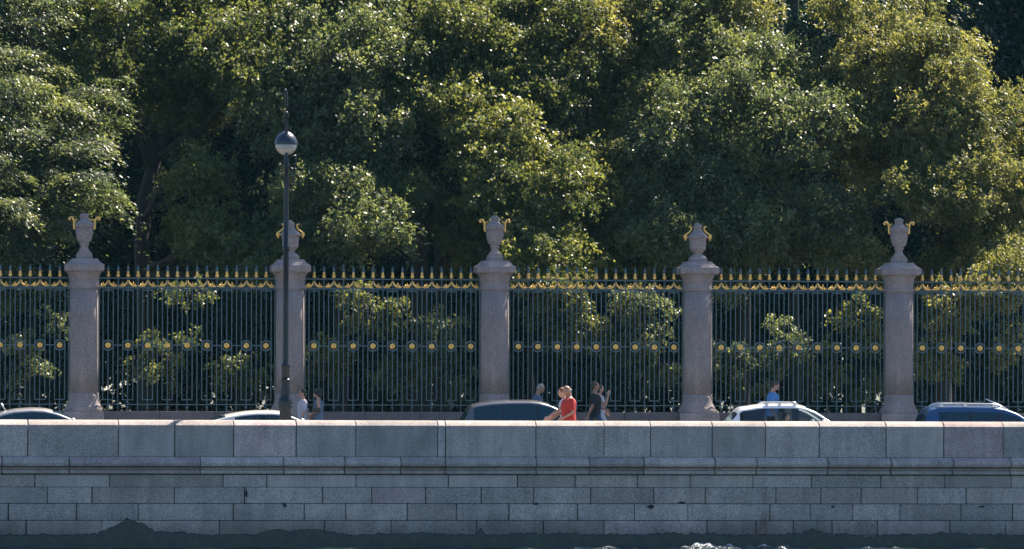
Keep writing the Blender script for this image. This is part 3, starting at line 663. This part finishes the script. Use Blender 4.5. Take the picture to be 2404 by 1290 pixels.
tree('park_tree', 'large yellow-green tree with spreading sunlit sprays above the blue off-roader', 'tree',
     [(2100, 90, 21, 1.9, 1.8, 1.8), (2210, 200, 20.4, 1.6, 1.6, 1.6), (2330, 300, 20, 1.4, 1.4, 1.1), (2050, 330, -24, 1.5, 1.3, 1.5), (2230, 420, 20.2, 1.7, 1.5, 1.5), (2370, 480, 19.8, 1.5, 1.4, 1.4), (2440, 300, 20.6, 1.5, 1.4, 1.2), (2300, 590, 19.4, 1.4, 1.2, 1.0), (2120, -90, 21.4, 2.1, 2, 1.5), (2440, 620, 19.2, 1.4, 1.2, 1.1), (2330, 620, -18.6, 1.2, .6, .6), (2030, 590, -21, .7, .5, .6)] + OVER(2320, 2560, 2800),
     (21.6, [(2215, 1000), (2210, 600), (2190, 300), (2130, 60)]), 'yellow', 18, OLD, clump=.48, leaf=.112, droop=.3, flat=.4, asp=.48, tr=.3, wind=.35)
# second row: trunks and shaded crowns seen in the gaps
tree('park_tree', 'tree with a thick dark trunk showing between the lamp and the middle column', 'tree',
     [(960, -60, 32, 2.6, 2.2, 2.0), (860, 120, 32, 2.0, 2.0, 1.9), (1120, 150, 33, 2.4, 2, 1.9), (1000, 320, 31, 2.0, 1.6, .9)],
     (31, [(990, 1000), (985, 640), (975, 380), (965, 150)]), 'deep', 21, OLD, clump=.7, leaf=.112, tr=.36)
tree('park_tree', 'slimmer dark-trunked tree close beside the thick trunk left of the middle column', 'tree',
     [(1040, -100, 31, 2.6, 2.2, 2.0), (1180, 330, 33, 2.2, 1.6, 1.2), (1240, 120, 32, 2.4, 2, 1.9)],
     (32, [(1036, 1000), (1034, 640), (1036, 400), (1060, 150)]), 'deep', 22, OLD, clump=.7, leaf=.112, tr=.26)
tree('park_tree', 'distant tree whose bare dark stem stands against the gap above the domed tree', 'tree',
     [(1900, 110, 33, 1.5, 1.5, 1.0), (1990, 60, 32, 1.2, 1.5, 1.2), (1830, 300, 33, 2.3, 2, 2.0), (1960, 330, 33, 2.2, 2, 2)],
     (32, [(1868, 1000), (1868, 400), (1866, 0), (1864, -150)]), 'deep', 23, OLD, clump=.6, leaf=.112, tr=.2)
# a dark wood further back, tree by tree
back = [(-160, 40), (90, 38), (330, 43), (560, 39), (760, 42), (980, 40), (1210, 44), (1430, 39), (1650, 42), (1880, 41), (2110, 39), (2340, 43), (2570, 40)]
names = ['behind the drooping fronded tree', 'over the end column', 'behind the forked leaning trunk', 'between the forked trunk and the lamp', 'behind the glinting tree by the lamp', 'behind the thick dark trunk', 'behind the middle column', 'above the man in red', 'behind the second cone-lidded urn', 'in the gap over the domed tree', 'behind the round urn by the off-roader', 'in the dark gap over the yellow-green tree', 'past the yellow-green tree']
for i, (px, Y) in enumerate(back):
    r = random.Random(60+i); j = lambda a: r.uniform(-a, a)
    tree('woodland_tree', 'dense shadowy tree deeper in the park, ' + names[i], 'tree',
         [(px+j(30), 720+j(30), Y, 2.1, 1.8, 2.2), (px+j(60), 450+j(30), Y+.5, 2.3, 2, 2.2), (px+j(60), 180+j(30), Y, 2.4, 2, 2.2), (px+j(60), -60+j(30), Y, 2.3, 2, 2.0), (px+j(60), -220, Y, 1.9, 1.8, 1.6)],
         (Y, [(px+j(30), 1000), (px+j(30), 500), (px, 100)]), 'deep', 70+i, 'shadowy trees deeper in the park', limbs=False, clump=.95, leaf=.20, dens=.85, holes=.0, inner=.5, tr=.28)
for i, px in enumerate([-60, 210, 450, 680, 900, 1110, 1330, 1550, 1780, 2000, 2240, 2480]):
    r = random.Random(160+i); j = lambda a: r.uniform(-a, a); Y = 49+j(1)
    tree('woodland_tree', 'farthest dark tree closing the view, ' + ['past the fronded tree', 'over the end column and its urn', 'beyond the forked trunk', 'straight behind the lamp post', 'beyond the gap right of the lamp', 'beyond the two dark trunks', 'beyond the young bushy tree', 'beyond the golden-green tree', 'beyond the domed tree', 'beyond the bare dark stem', 'beyond the yellow-green tree', 'past the blue off-roader'][i], 'tree',
         [(px+j(40), 830, Y, 2.6, 1.5, 2.6), (px+j(40), 560, Y, 2.7, 1.5, 2.6), (px+j(40), 290, Y, 2.7, 1.5, 2.6), (px+j(40), 30, Y, 2.7, 1.5, 2.5), (px+j(40), -220, Y, 2.6, 1.6, 2.4)],
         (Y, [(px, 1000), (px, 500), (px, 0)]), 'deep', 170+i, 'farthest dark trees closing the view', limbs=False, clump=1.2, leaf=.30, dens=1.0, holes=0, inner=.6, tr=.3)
# shrubs close behind the ironwork
SH = 'shrubs close behind the fence'
def shrub(label, lobes, m, seed, **kw):
    Y = lobes[0][2]; kw.setdefault('clump', .32); kw.setdefault('leaf', .10); kw.setdefault('holes', .15); kw.setdefault('dens', 1.1)
    lobes = [(a, b_, 17.3+(Y_-18)*.45, rx*.9, ry*.55, rz*.9) for a, b_, Y_, rx, ry, rz in lobes]
    tree('shrub', label, 'shrub', lobes, (Y, [(lobes[0][0], 1000), (lobes[0][0], lobes[0][1])]), m, seed, SH, tr=.05, **kw)
shrub('loose shrub speckled with light behind the bay above the pale saloon', [(400, 840, 19, 1.1, .8, .8), (560, 880, 19, .9, .8, .7), (445, 700, 19.4, .5, .6, .6)], 'olive', 31, holes=.5)
shrub('arching shrub with bright trailing branches left in the bay behind the two women', [(870, 730, 18.2, .9, .7, .75), (760, 850, 18.4, .8, .7, .7), (900, 870, 18.6, .6, .6, .5)], 'fresh', 32)
shrub('glossy-leaved shrub in the bay behind the two women, against the middle column', [(1020, 800, 18.6, .9, .7, .8), (960, 880, 18.3, .8, .7, .5), (1090, 890, 18.2, .4, .5, .5)], 'grey', 33)
shrub('tall glossy shrub right of the middle column, behind the dark people carrier', [(1320, 740, 18.5, .9, .8, 1.0), (1290, 660, 18.4, .6, .6, .4), (1370, 790, 18.8, .7, .6, .7)], 'fresh', 34)
shrub('glossy shrub behind the man in black, near the second cone-lidded urn', [(1510, 750, 18.6, .8, .7, .9), (1540, 870, 18.4, .6, .6, .6), (1460, 830, 18.9, .5, .6, .5)], 'grey', 35)
shrub('spiky-topped shrub behind the white crossover', [(1760, 860, 18.5, .9, .7, .7), (1850, 800, 18.5, .6, .6, .8), (1700, 830, 18.5, .6, .6, .5)], 'grey', 36)
shrub('yellow-green shrub left of the column beside the blue off-roader', [(2020, 760, 18.4, .6, .6, .9), (1950, 860, 18.5, .7, .6, .7), (2040, 900, 18.3, .5, .5, .5)], 'fresh', 37)
shrub('leafy shrub hanging over the rails above the blue off-roader', [(2240, 740, 17.9, .9, .7, .9), (2330, 680, 17.7, .8, .6, .6), (2200, 850, 18.2, .7, .6, .7), (2390, 820, 18.4, .6, .6, .7)], 'yellow', 38)
shrub('thin shrub in the shade below the drooping fronded tree', [(60, 840, 19, .7, .6, .8), (130, 760, 19, .5, .6, .6)], 'grey', 39, holes=.5)
print('leaves', TOTAL[0])

# ------------------------------------------------------------------ thin teal haze added to lift the dark tones
def haze():
    b = MB(); b.box(-120, 120, -150, 140, -4, 24); m = bpy.data.materials.new('dark_lift_haze'); m.use_nodes = True
    t = m.node_tree; t.nodes.remove(t.nodes['Principled BSDF']); v = t.nodes.new('ShaderNodeVolumePrincipled')
    v.inputs['Color'].default_value = (.35, .85, 1, 1); v.inputs['Density'].default_value = .000045; v.inputs['Anisotropy'].default_value = 0
    t.links.new(v.outputs[0], t.nodes['Material Output'].inputs['Volume'])
    b.build('haze', m)['kind'] = 'stuff'
haze()

# ------------------------------------------------------------------ cars
def paint(name, c, rough=.35, metal=.3): return mat(name, c, rough, metal, coat=.8)
def car(label, pts, Yc, pm, glass, gl0, gl1, pillars=(), rails=None, front=1.15, rear=.25, bandh=.095, antenna=None, ws=None, bl=None, group='cars driving along the embankment'):
    """pts: roofline from the foot of the rear window to the foot of the windscreen, as the photograph shows it"""
    P = [at(px, py, Yc) for px, py in pts]
    xs = np.array([p.x for p in P]); zs = np.array([p.z for p in P])
    root = empty('car', ((xs[0]+xs[-1])/2, Yc, ZR), label, 'car', group)
    ox, oz = root.location.x, ZR; belt = .985
    U = np.arange(xs[0], xs[-1]+.001, .03); zt = np.interp(U, xs, zs)-oz
    k = np.ones(5)/5; zp = np.concatenate([[zt[0]]*2, zt, [zt[-1]]*2]); zt = np.convolve(zp, k, 'valid'); zt = np.maximum(zt, belt+.004)
    wb = .80; T = []; nS, nA, nR = 12, 6, 7
    rows = []
    for u_, z in zip(U, zt):
        h = z-belt; wt = wb-.30*h; rc = min(.085, h*.45); ry = .20; crown = min(.035, h*.3); half = []
        for i in range(nS+1):
            q = i/nS; half.append((wb-(wb-wt)*q, belt+(h-rc-crown)*q))
        for i in range(1, nA+1):
            a = math.pi/2*i/nA*.86; half.append((wt-ry*(1-math.cos(a)), belt+h-rc-crown+rc*math.sin(a)))
        y1, z1 = half[-1]
        for i in range(1, nR+1):
            q = i/nR; half.append((y1*(1-q), z1+(z-z1)*(1-(1-q)**2)))
        row = [(u_-ox, -y, zz) for y, zz in half]+[(u_-ox, y, zz) for y, zz in reversed(half[:-1])]
        rows.append(row)
    n = len(rows[0]); body = MB(); gls = MB(); trm = MB(); V = [p for r in rows for p in r]
    fb, fg, ft = [], [], []
    x_of = lambda px: ax(px, Yc, 950)-ox
    g0, g1 = x_of(gl0), x_of(gl1); pil = [(x_of(a), x_of(b_)) for a, b_ in pillars]
    w0, w1 = (x_of(ws[0]), x_of(ws[1])) if ws else (9, 9); b0, b1 = (x_of(bl[0]), x_of(bl[1])) if bl else (9, 9)
    for i in range(len(rows)-1):
        uc = (rows[i][0][0]+rows[i+1][0][0])/2; zc = zt[i]
        for j in range(n-1):
            f = (i*n+j, (i+1)*n+j, (i+1)*n+j+1, i*n+j+1)
            y = (V[f[0]][1]+V[f[3]][1])/2; z = (V[f[0]][2]+V[f[2]][2])/2
            jj = min(j, n-2-j)
            inband = jj < nS and z < zc-bandh and z > belt+.02 and g0 < uc < g1
            side = jj < nS and z < zc-bandh and z > belt+.02 and g0 < uc < g1 and not any(a < uc < b_ for a, b_ in pil)
            wsf = (w0 < uc < w1 or b0 < uc < b1) and jj >= nS+3
            (fg if side or wsf else ft if inband else fb).append(f)
    body.add(V, fb, smooth=True); gls.add(V, fg, smooth=True); trm.add(V, ft, smooth=True)
    # lower body: tucked-in sills, rounded nose and tail
    xr, xf = xs[0]-ox-rear, xs[-1]-ox+front; rings = []
    for q in np.linspace(0, 1, 25):
        x = xr+(xf-xr)*q; e = min(1, q/.07) if q < .5 else min(1, (1-q)/.09); w = .88*(.80+.20*math.sqrt(max(0, 1-(1-e)**2)))
        xg = xs[-1]-ox; top = belt if x < xg else belt-.02-.20*((x-xg)/front)**1.6
        lo = .22+.10*(1-e)
        rings.append([(x, -w+.05, lo), (x, -w, lo+.15), (x, -w, .66), (x, -w+.04, .86), (x, -w+.09, top), (x, 0, top+.02), (x, w-.09, top), (x, w-.04, .86), (x, w, .66), (x, w, lo+.15), (x, w-.05, lo)])
    body.loft(rings); body.build('body', pm, root)
    gls.build('window', glass, root); trm.build('pillar_trim', M['trim'], root)
    for sx in (xr+.75, xf-.80):
        for sy in (-1, 1):
            b = MB(); w = []
            for rr, yy in ((.20, -.11), (.31, -.11), (.33, -.08), (.33, .08), (.31, .11), (.20, .11)):
                w.append([(sx+rr*math.cos(2*math.pi*k_/28), sy*.80+yy, .33+rr*math.sin(2*math.pi*k_/28)) for k_ in range(28)])
            b.loft(w); wh = b.build('wheel', M['rubber'], root)
            b = MB(); b.loft([[(sx+rr*math.cos(2*math.pi*k_/20), sy*(.80+yy), .33+rr*math.sin(2*math.pi*k_/20)) for k_ in range(20)] for rr, yy in ((.20, -.05), (.20, .112), (.17, .10), (.05, .118))]); b.build('rim', M['rim'], wh)
    for sy in (-1, 1):
        b = MB(); b.ell((xs[-1]-ox-.42, sy*.93, 1.03), (.07, .10, .07)); b.build('mirror', pm, root)
        b = MB(); b.ell((xf-.06, sy*.60, .68), (.09, .16, .07)); b.build('headlight', M['milk'], root)
    for sx in (xs[-1]-ox-1.35, xs[-1]-ox-2.15):
        for sy in (-.36, .36):
            b = MB(); b.box(sx-.30, sx+.22, sy-.24, sy+.24, .38, .52, .04); b.loft([[(sx-.22-.10*q+a, sy+c_, .5+.50*q) for a, c_ in ((-.05, -.23), (.05, -.23), (.05, .23), (-.05, .23))] for q in (0, .5, 1)])
            b.box(sx-.37, sx-.28, sy-.12, sy+.12, 1.02, 1.19, .03); b.build('seat', M['seat'], root)
    if rails:
        a, b_, drop, rm = rails; x0, x1 = x_of(a), x_of(b_)
        for sy in (-1, 1):
            b = MB(); ux = np.linspace(x0, x1, 14); zz = np.interp(ux+ox, xs, zs)-oz
            yy = sy*(wb-.30*(zz.max()-belt)-.10)
            b.tube([(u_, yy, z+.030-(.045 if i in (0, 13) else 0)) for i, (u_, z) in enumerate(zip(ux, zz))], .021, 8)
            for q in (1, 6, 12): b.box(ux[q]-.04, ux[q]+.04, yy-.012, yy+.012, zz[q]-.05, zz[q]+.02)
            b.build('roof_rail', rm, root)
    if antenna:
        (ax0, az0), (ax1, az1) = antenna; p0 = at(ax0, az0, Yc); p1 = at(ax1, az1, Yc)
        b = MB(); b.tube([(p0.x-ox, 0, p0.z-oz), (p1.x-ox, 0, p1.z-oz)], [.026, .016], 6); b.build('antenna', M['steel'], root)
    return root
M['trim'] = mat('black_window_trim', (.012, .018, .028), .3)
M['steel'] = mat('brushed_steel', (.55, .55, .55), .3, metal=.8)
CY = 7.6
car('low silver-grey saloon with a short roof antenna, passing the end column', [(-75, 1001), (-40, 985), (-10, 971), (10, 964), (35, 959), (75, 956.5), (105, 958), (135, 965), (160, 975), (185, 988), (208, 1001)], CY, paint('silver_grey_paint', (.36, .34, .32), .4, .5), M['glass_dark'], -35, 160, [(100, 106)], antenna=((13, 964), (2, 947)), ws=(122, 200), bl=(-70, -15))
car('cream-white saloon passing behind the tall lamp post', [(455, 1001), (488, 985), (530, 972.5), (570, 965.5), (600, 963), (640, 963), (665, 966), (690, 975), (714, 987), (742, 1001)], CY, paint('cream_paint', (.66, .63, .56), .35, .0), M['glass_dark'], 548, 700, [(632, 638)], ws=(668, 735), bl=(465, 525))
car('dark grey people carrier with a long tinted side, passing the middle column', [(1074, 1003), (1082, 988), (1090, 972), (1098, 957), (1102, 950), (1120, 945), (1150, 941), (1185, 939), (1240, 938.5), (1262, 940.5), (1290, 948), (1312, 959), (1332, 972), (1365, 1000)], CY, paint('graphite_paint', (.13, .13, .14), .32, .7), M['glass_dark'], 1106, 1322, [(1172, 1176), (1252, 1258)], ws=(1285, 1360), bl=(1076, 1094), bandh=.10)
car('white-roofed crossover with clear side windows, passing left of the last round urn', [(1690, 1003), (1708, 984), (1720, 970), (1727, 960), (1731, 955.5), (1752, 953), (1768, 950), (1790, 948), (1862, 948), (1880, 951.5), (1905, 961), (1930, 977), (1958, 1000)], CY, paint('white_paint', (.74, .74, .73), .3, .0), M['glass_clear'], 1728, 1935, [(1735, 1783), (1851, 1866)], ws=(1884, 1952), bl=(1696, 1722), rails=(1787, 1864, 0, M['steel']), bandh=.10)
car('deep blue off-roader with silver roof rails and a long slanting antenna', [(2150, 1006), (2158, 988), (2163, 972), (2168, 959), (2176, 955), (2195, 951.5), (2230, 950.5), (2325, 952), (2352, 956), (2378, 966), (2402, 982), (2430, 1004)], CY, paint('deep_blue_paint', (.008, .052, .15), .35, .2), M['glass_dark'], 2192, 2385, [(2262, 2272), (2330, 2340)], ws=(2356, 2424), bl=(2152, 2164), rails=(2190, 2335, 0, M['steel']), antenna=((2384, 971), (2314, 937)), bandh=.17)

# ------------------------------------------------------------------ people
def skin(n, c): return mat(n, c, .55, var=tuple(x*.88 for x in c), var_scale=14)
SK = {'fair': skin('fair_skin', (.50, .27, .19)), 'tan': skin('tanned_skin', (.36, .19, .12))}
HAIR = {'dark': mat('dark_hair', (.015, .012, .012), .6, bump=.6, bump_scale=60), 'brown': mat('brown_hair', (.06, .035, .02), .6, bump=.6, bump_scale=60), 'grey': mat('grey_hair', (.28, .26, .24), .7, bump=.6, bump_scale=60), 'red': mat('auburn_hair', (.20, .07, .025), .6, bump=.6, bump_scale=60)}
CL = {'red': mat('red_cotton', (.44, .022, .016), .8, var=(.33, .016, .012), var_scale=9, bump=.4, bump_scale=25), 'black': mat('black_cotton', (.012, .013, .018), .8), 'blue': mat('sky_blue_cotton', (.10, .27, .55), .8, var=(.07, .2, .44), var_scale=8),
      'slate': mat('slate_cotton', (.07, .10, .16), .8), 'white': mat('white_cotton', (.5, .5, .53), .8), 'print': mat('pale_printed_cotton', (.36, .43, .52), .8, var=(.50, .40, .44), var_scale=16), 'jeans': mat('blue_denim', (.022, .05, .11), .85, var=(.035, .07, .14), var_scale=12),
      'dress': mat('grey_blue_cotton', (.13, .18, .25), .8, var=(.10, .14, .2), var_scale=8), 'pink': mat('pink_cotton', (.5, .2, .2), .8), 'khaki': mat('khaki_cotton', (.22, .19, .14), .8), 'leather': mat('black_leather', (.012, .011, .012), .4)}
def fuse(o, vox, it=2):
    m = o.modifiers.new('fuse', 'REMESH'); m.mode = 'VOXEL'; m.voxel_size = vox; m.use_smooth_shade = True
    s_ = o.modifiers.new('soft', 'SMOOTH'); s_.factor = .5; s_.iterations = it
    return o
def person(label, px, top, Y, zf, face, sk, shirt, legs, hair, hcol='dark', near=((.0, 0, -.28), (.08, 0, -.52)), far=((.0, 0, -.28), (.08, 0, -.52)), lean=0., bow=0., stride=.12, sleeve=.75, dress=False, build=1., sit=False, H=None, glasses=False):
    """near, far: elbow and wrist offsets from the shoulder on the viewer's side and the other side (x forward)"""
    p = at(px, top, Y); Ht = H or (p.z-zf)/(1-.02*abs(lean)*8); s = Ht/1.75
    root = empty('person', (p.x, Y, zf), label, 'person', 'people by the embankment')
    root.rotation_euler.z = R(face)
    right_near = math.cos(R(face)) > 0                       # facing right: the right arm is on the viewer's side
    sgn = {'near': -1 if right_near else 1}; sgn['far'] = -sgn['near']
    ln_ = lambda z: lean*max(0, (z-.92))+0                    # forward lean of the trunk
    def q(x, y, z): return Vector(((x+ln_(z))*s, y*s, z*s))
    B = build
    skn, shr, trs, hr = MB(), MB(), MB(), MB()
    def ringloft(b, L, inf=0.):
        b.loft([[q(cx, 0, z)+Vector(((a+inf)*s*math.cos(t), (c_+inf)*s*math.sin(t), 0)) for t in [2*math.pi*k/20 for k in range(20)]] for cx, z, a, c_ in L])
    torso = [(0, .86, .105*B, .155*B), (0, .95, .115*B, .162*B), (.01, 1.08, .108*B, .142*B), (.015, 1.2, .12*B, .155*B), (.01, 1.32, .125*B, .172*B), (0, 1.40, .105*B, .165*B), (-.01, 1.455, .07, .115), (-.01, 1.49, .058, .066), (0, 1.56, .053, .053)]
    ringloft(skn, torso)
    # head, face, ears; the head bows about the neck
    piv = q(0, 0, 1.53); rot = Euler((0, bow, 0)).to_matrix()
    def hd(x, y, z): return piv+rot @ (Vector((x, y, z-1.53))*s)
    def he(b, c_, r): b.ell(hd(*c_), tuple(v*s for v in r), 16, 12, rot)
    he(skn, (.008, 0, 1.645), (.098, .076, .105)); he(skn, (.040, 0, 1.585), (.060, .055, .058)); he(skn, (.062, 0, 1.555), (.028, .03, .024))
    he(skn, (-.01, 0, 1.56), (.05, .05, .07)); he(skn, (.102, 0, 1.618), (.018, .012, .022)); he(skn, (.092, 0, 1.665), (.016, .045, .010)); he(skn, (.092, 0, 1.583), (.014, .022, .008))
    for e in (-1, 1): he(skn, (-.005, e*.077, 1.625), (.018, .010, .032))
    # arms
    for side, off in (('near', near), ('far', far)):
        g_ = sgn[side]; sh = q(0, g_*.175*B, 1.405); el = sh+Vector((off[0][0], g_*off[0][1], off[0][2]))*s; wr = sh+Vector((off[1][0], g_*off[1][1], off[1][2]))*s
        skn.tube([sh, sh.lerp(el, .5), el, el.lerp(wr, .4), wr], [.052*s, .046*s, .038*s, .038*s, .025*s], 12); skn.ell(sh, (.058*s,)*3)
        d = (wr-el).normalized(); sd = d.cross(Vector((0, 1, 0))).normalized() if abs(d.y) < .9 else Vector((0, 0, 1)); nn = d.cross(sd).normalized()
        pc = wr+d*.05*s; skn.tube([wr-d*.01*s, wr+d*.03*s, wr+d*.085*s], [.024*s, .036*s, .034*s], 10, flat=.55)
        for f in range(4):
            o_ = wr+d*.085*s+sd*(f-1.5)*.019*s; L_ = (.062, .075, .070, .055)[f]*s
            skn.tube([o_, o_+d*L_*.5+nn*.006*s, o_+d*L_*.85+nn*.022*s], [.0095*s, .009*s, .0075*s], 6)
        o_ = wr+d*.03*s+sd*.030*s; skn.tube([o_, o_+d*.03*s+sd*.022*s, o_+d*.058*s+sd*.026*s], [.012*s, .011*s, .008*s], 6)
        if sleeve > 0:
            e_ = sh.lerp(el, min(1, sleeve)); pts = [sh+Vector((0, -g_*.05*s, .0)), sh, sh.lerp(el, sleeve*.5 if sleeve <= 1 else .5), e_]; rd = [.06*s, .068*s, .064*s, .060*s]
            if sleeve > 1: pts += [el.lerp(wr, sleeve-1)]; rd += [.045*s]
            shr.tube(pts, rd, 12)
    # legs
    for g_, st in ((sgn['near'], stride), (sgn['far'], -stride)):
        hp = q(0, g_*.085, .88)
        if sit: kn = hp+Vector((.42, 0, .06))*s; an = kn+Vector((.12, 0, -.40))*s
        else: kn = Vector((st*1.0*s+.03*s, g_*.088*s, .49*s)); an = Vector(((st*1.7-(.06 if st < 0 else 0))*s, g_*.085*s, (.085 if st >= 0 else .11)*s))
        skn.tube([hp, hp.lerp(kn, .5), kn, kn.lerp(an, .35), an], [.085*s, .072*s, .052*s, .052*s, .036*s], 12)
        b = trs; up_to = 1 if legs not in ('dress',) else .3
        trs.tube([hp+Vector((0, 0, .06*s)), hp.lerp(kn, .5), kn, kn.lerp(an, .5), an+Vector((0, 0, .01))], [.10*s, .085*s, .066*s, .062*s, .055*s], 12)
        f_ = an+Vector((.0, 0, -.035*s)); sh_ = MB(); sh_.tube([f_+Vector((-.06, 0, -.02))*s, f_+Vector((.03, 0, .0))*s, f_+Vector((.12, 0, -.025))*s, f_+Vector((.19, 0, -.035))*s], [.035*s, .045*s, .038*s, .022*s], 10, flat=.9)
        o = sh_.build('shoe', CL['leather'], root)
    fuse(skn.build('body', SK[sk], root), .0085*s, 2)
    hem = .60 if dress else .84
    top_ = [(0, hem, (.20 if dress else .130)*B, (.24 if dress else .175)*B), (0, .93, .128*B, .172*B), (.012, 1.08, .124*B, .158*B), (.015, 1.2, .134*B, .168*B), (.01, 1.32, .138*B, .182*B), (0, 1.40, .116*B, .172*B), (-.01, 1.452, .082, .120), (-.01, 1.474, .066, .078)]
    ringloft(shr, top_); fuse(shr.build('dress' if dress else 'shirt', CL[shirt], root), .0095*s, 3)
    if not dress:
        ringloft(trs, [(0, .82, .10*B, .14*B), (0, .92, .118*B, .164*B), (.01, .99, .114*B, .155*B)]); fuse(trs.build('trousers', CL[legs], root), .0105*s, 3)
    if hair != 'bald':
        if hair == 'short': he(hr, (-.012, 0, 1.672), (.096, .083, .092)); he(hr, (-.045, 0, 1.63), (.062, .074, .075))
        elif hair == 'curly':
            he(hr, (-.03, 0, 1.675), (.125, .115, .105)); he(hr, (-.06, 0, 1.60), (.09, .10, .10))
            rr = random.Random(5)
            for _ in range(46):
                a_ = rr.uniform(0, 6.28); b_ = rr.uniform(-.3, 1.3); he(hr, (-.04+.115*math.cos(b_)*math.cos(a_)-.02, .105*math.cos(b_)*math.sin(a_), 1.655+.1*math.sin(b_)), (.026, .026, .024))
        elif hair == 'bob': he(hr, (-.018, 0, 1.668), (.103, .088, .098)); he(hr, (-.055, 0, 1.60), (.06, .085, .10))
        elif hair == 'fringe': he(hr, (-.045, 0, 1.625), (.060, .081, .050))
        fuse(hr.build('hair', HAIR[hcol], root), .009*s, 1)
    else:
        he(hr, (-.045, 0, 1.612), (.058, .0775, .042)); fuse(hr.build('hair', HAIR['grey'], root), .009*s, 1)
    if glasses:
        gb = MB()
        for e in (-1, 1):
            he(gb, (.098, e*.034, 1.648), (.010, .026, .020)); gb.tube([hd(.098, e*.058, 1.652), hd(.0, e*.082, 1.65)], .004*s, 6)
        gb.build('sunglasses', CL['leather'], root)
    return root
FP = ZF; NP = 0.0
person('woman with short dark hair and a loose pale printed blouse, walking beside the lamp post', 711, 915, 13.4, FP, 182, 'fair', 'print', 'khaki', 'short', 'dark', near=((-.02, .06, -.27), (.06, .05, -.50)), far=((.04, .04, -.27), (.16, .02, -.48)), sleeve=.95, build=1.12, glasses=True, stride=.1)
w2 = person('woman with bushy dark hair in a grey-blue sleeveless dress, forearm held forward', 747, 915, 13.5, FP, 176, 'fair', 'dress', 'dress', 'curly', 'dark', near=((-.03, .03, -.27), (.20, .03, -.36)), far=((0, .04, -.27), (.15, .02, -.42)), sleeve=0, dress=True, build=1.15, bow=.3, stride=.09)
b = MB(); hx = at(742, 962, 13.15); b.loft([[(a*w_, c_*.05, z) for a, c_ in ((-1, -1), (1, -1), (1, 1), (-1, 1))] for w_, z in ((.10, -.08), (.12, -.065), (.115, .02), (.09, .05))], smooth=False)
bag = b.build('handbag', CL['leather']); bag.location = (hx.x, 13.17, hx.z); tag(bag, 'black leather handbag hanging at the hip of the woman in the dress', 'handbag')
b = MB(); b.tube([(-.10, 0, .06), (-.06, 0, .24), (.10, .12, .48), (.12, .14, .5)], .011, 6); b.build('strap', CL['leather'], bag)
person('man in a slate T-shirt bending his head low beyond the dark people carrier', 1253, 904, 13.8, FP, 2, 'tan', 'slate', 'jeans', 'short', 'grey', near=((.04, .05, -.27), (.22, .02, -.36)), far=((.06, .04, -.27), (.26, .0, -.34)), lean=.20, bow=.55, stride=.05, H=1.83)
person('heavy-set bald man in a red polo shirt on the near footway', 1336, 905, 1.9, NP, 186, 'tan', 'red', 'khaki', 'bald', near=((-.03, .05, -.29), (.21, .0, -.44)), far=((.06, .03, -.28), (.25, 0, -.38)), bow=.42, build=1.32, sleeve=.85, stride=.08)
person('companion in a white top with one arm stretched forward, beside the man in red', 1330, 914, 2.5, NP, 184, 'fair', 'white', 'pink', 'short', 'red', near=((.16, .02, -.20), (.42, .0, -.38)), far=((.08, .03, -.26), (.28, 0, -.40)), bow=.3, sleeve=.5, stride=.08, lean=.12)
person('man in a black T-shirt and jeans striding along the far footway', 1397, 897, 13.2, FP, 4, 'tan', 'black', 'jeans', 'short', 'brown', near=((-.12, .06, -.27), (-.22, .04, -.50)), far=((.12, .03, -.26), (.30, .0, -.36)), build=1.1, stride=.22, sleeve=.85)
person('woman in white raising a hand to her face, half hidden by the man in black', 1408, 903, 13.9, FP, 8, 'fair', 'white', 'white', 'bob', 'dark', near=((.10, .03, -.24), (.20, -.05, .06)), far=((.05, .04, -.27), (.2, .0, -.4)), sleeve=.5, stride=.26, build=.92)
person('man in a sky-blue shirt looking down as he walks, beyond the white-roofed crossover', 1810, 897, 13.5, FP, 6, 'fair', 'blue', 'khaki', 'short', 'brown', near=((-.16, .08, -.24), (-.04, .03, -.44)), far=((0, .04, -.28), (.1, .0, -.48)), bow=.40, lean=.10, build=1.15, sleeve=.8, stride=.14)
dz = ZR-.40
person('driver in dark clothes at the wheel of the white-roofed crossover', 1850, 958, CY+.36, dz, 0, 'fair', 'black', 'jeans', 'short', 'dark', near=((.12, .03, -.24), (.36, .0, -.20)), far=((.12, .03, -.24), (.36, .0, -.20)), sit=True, lean=-.12, sleeve=.9, H=1.66)

#@@END@@
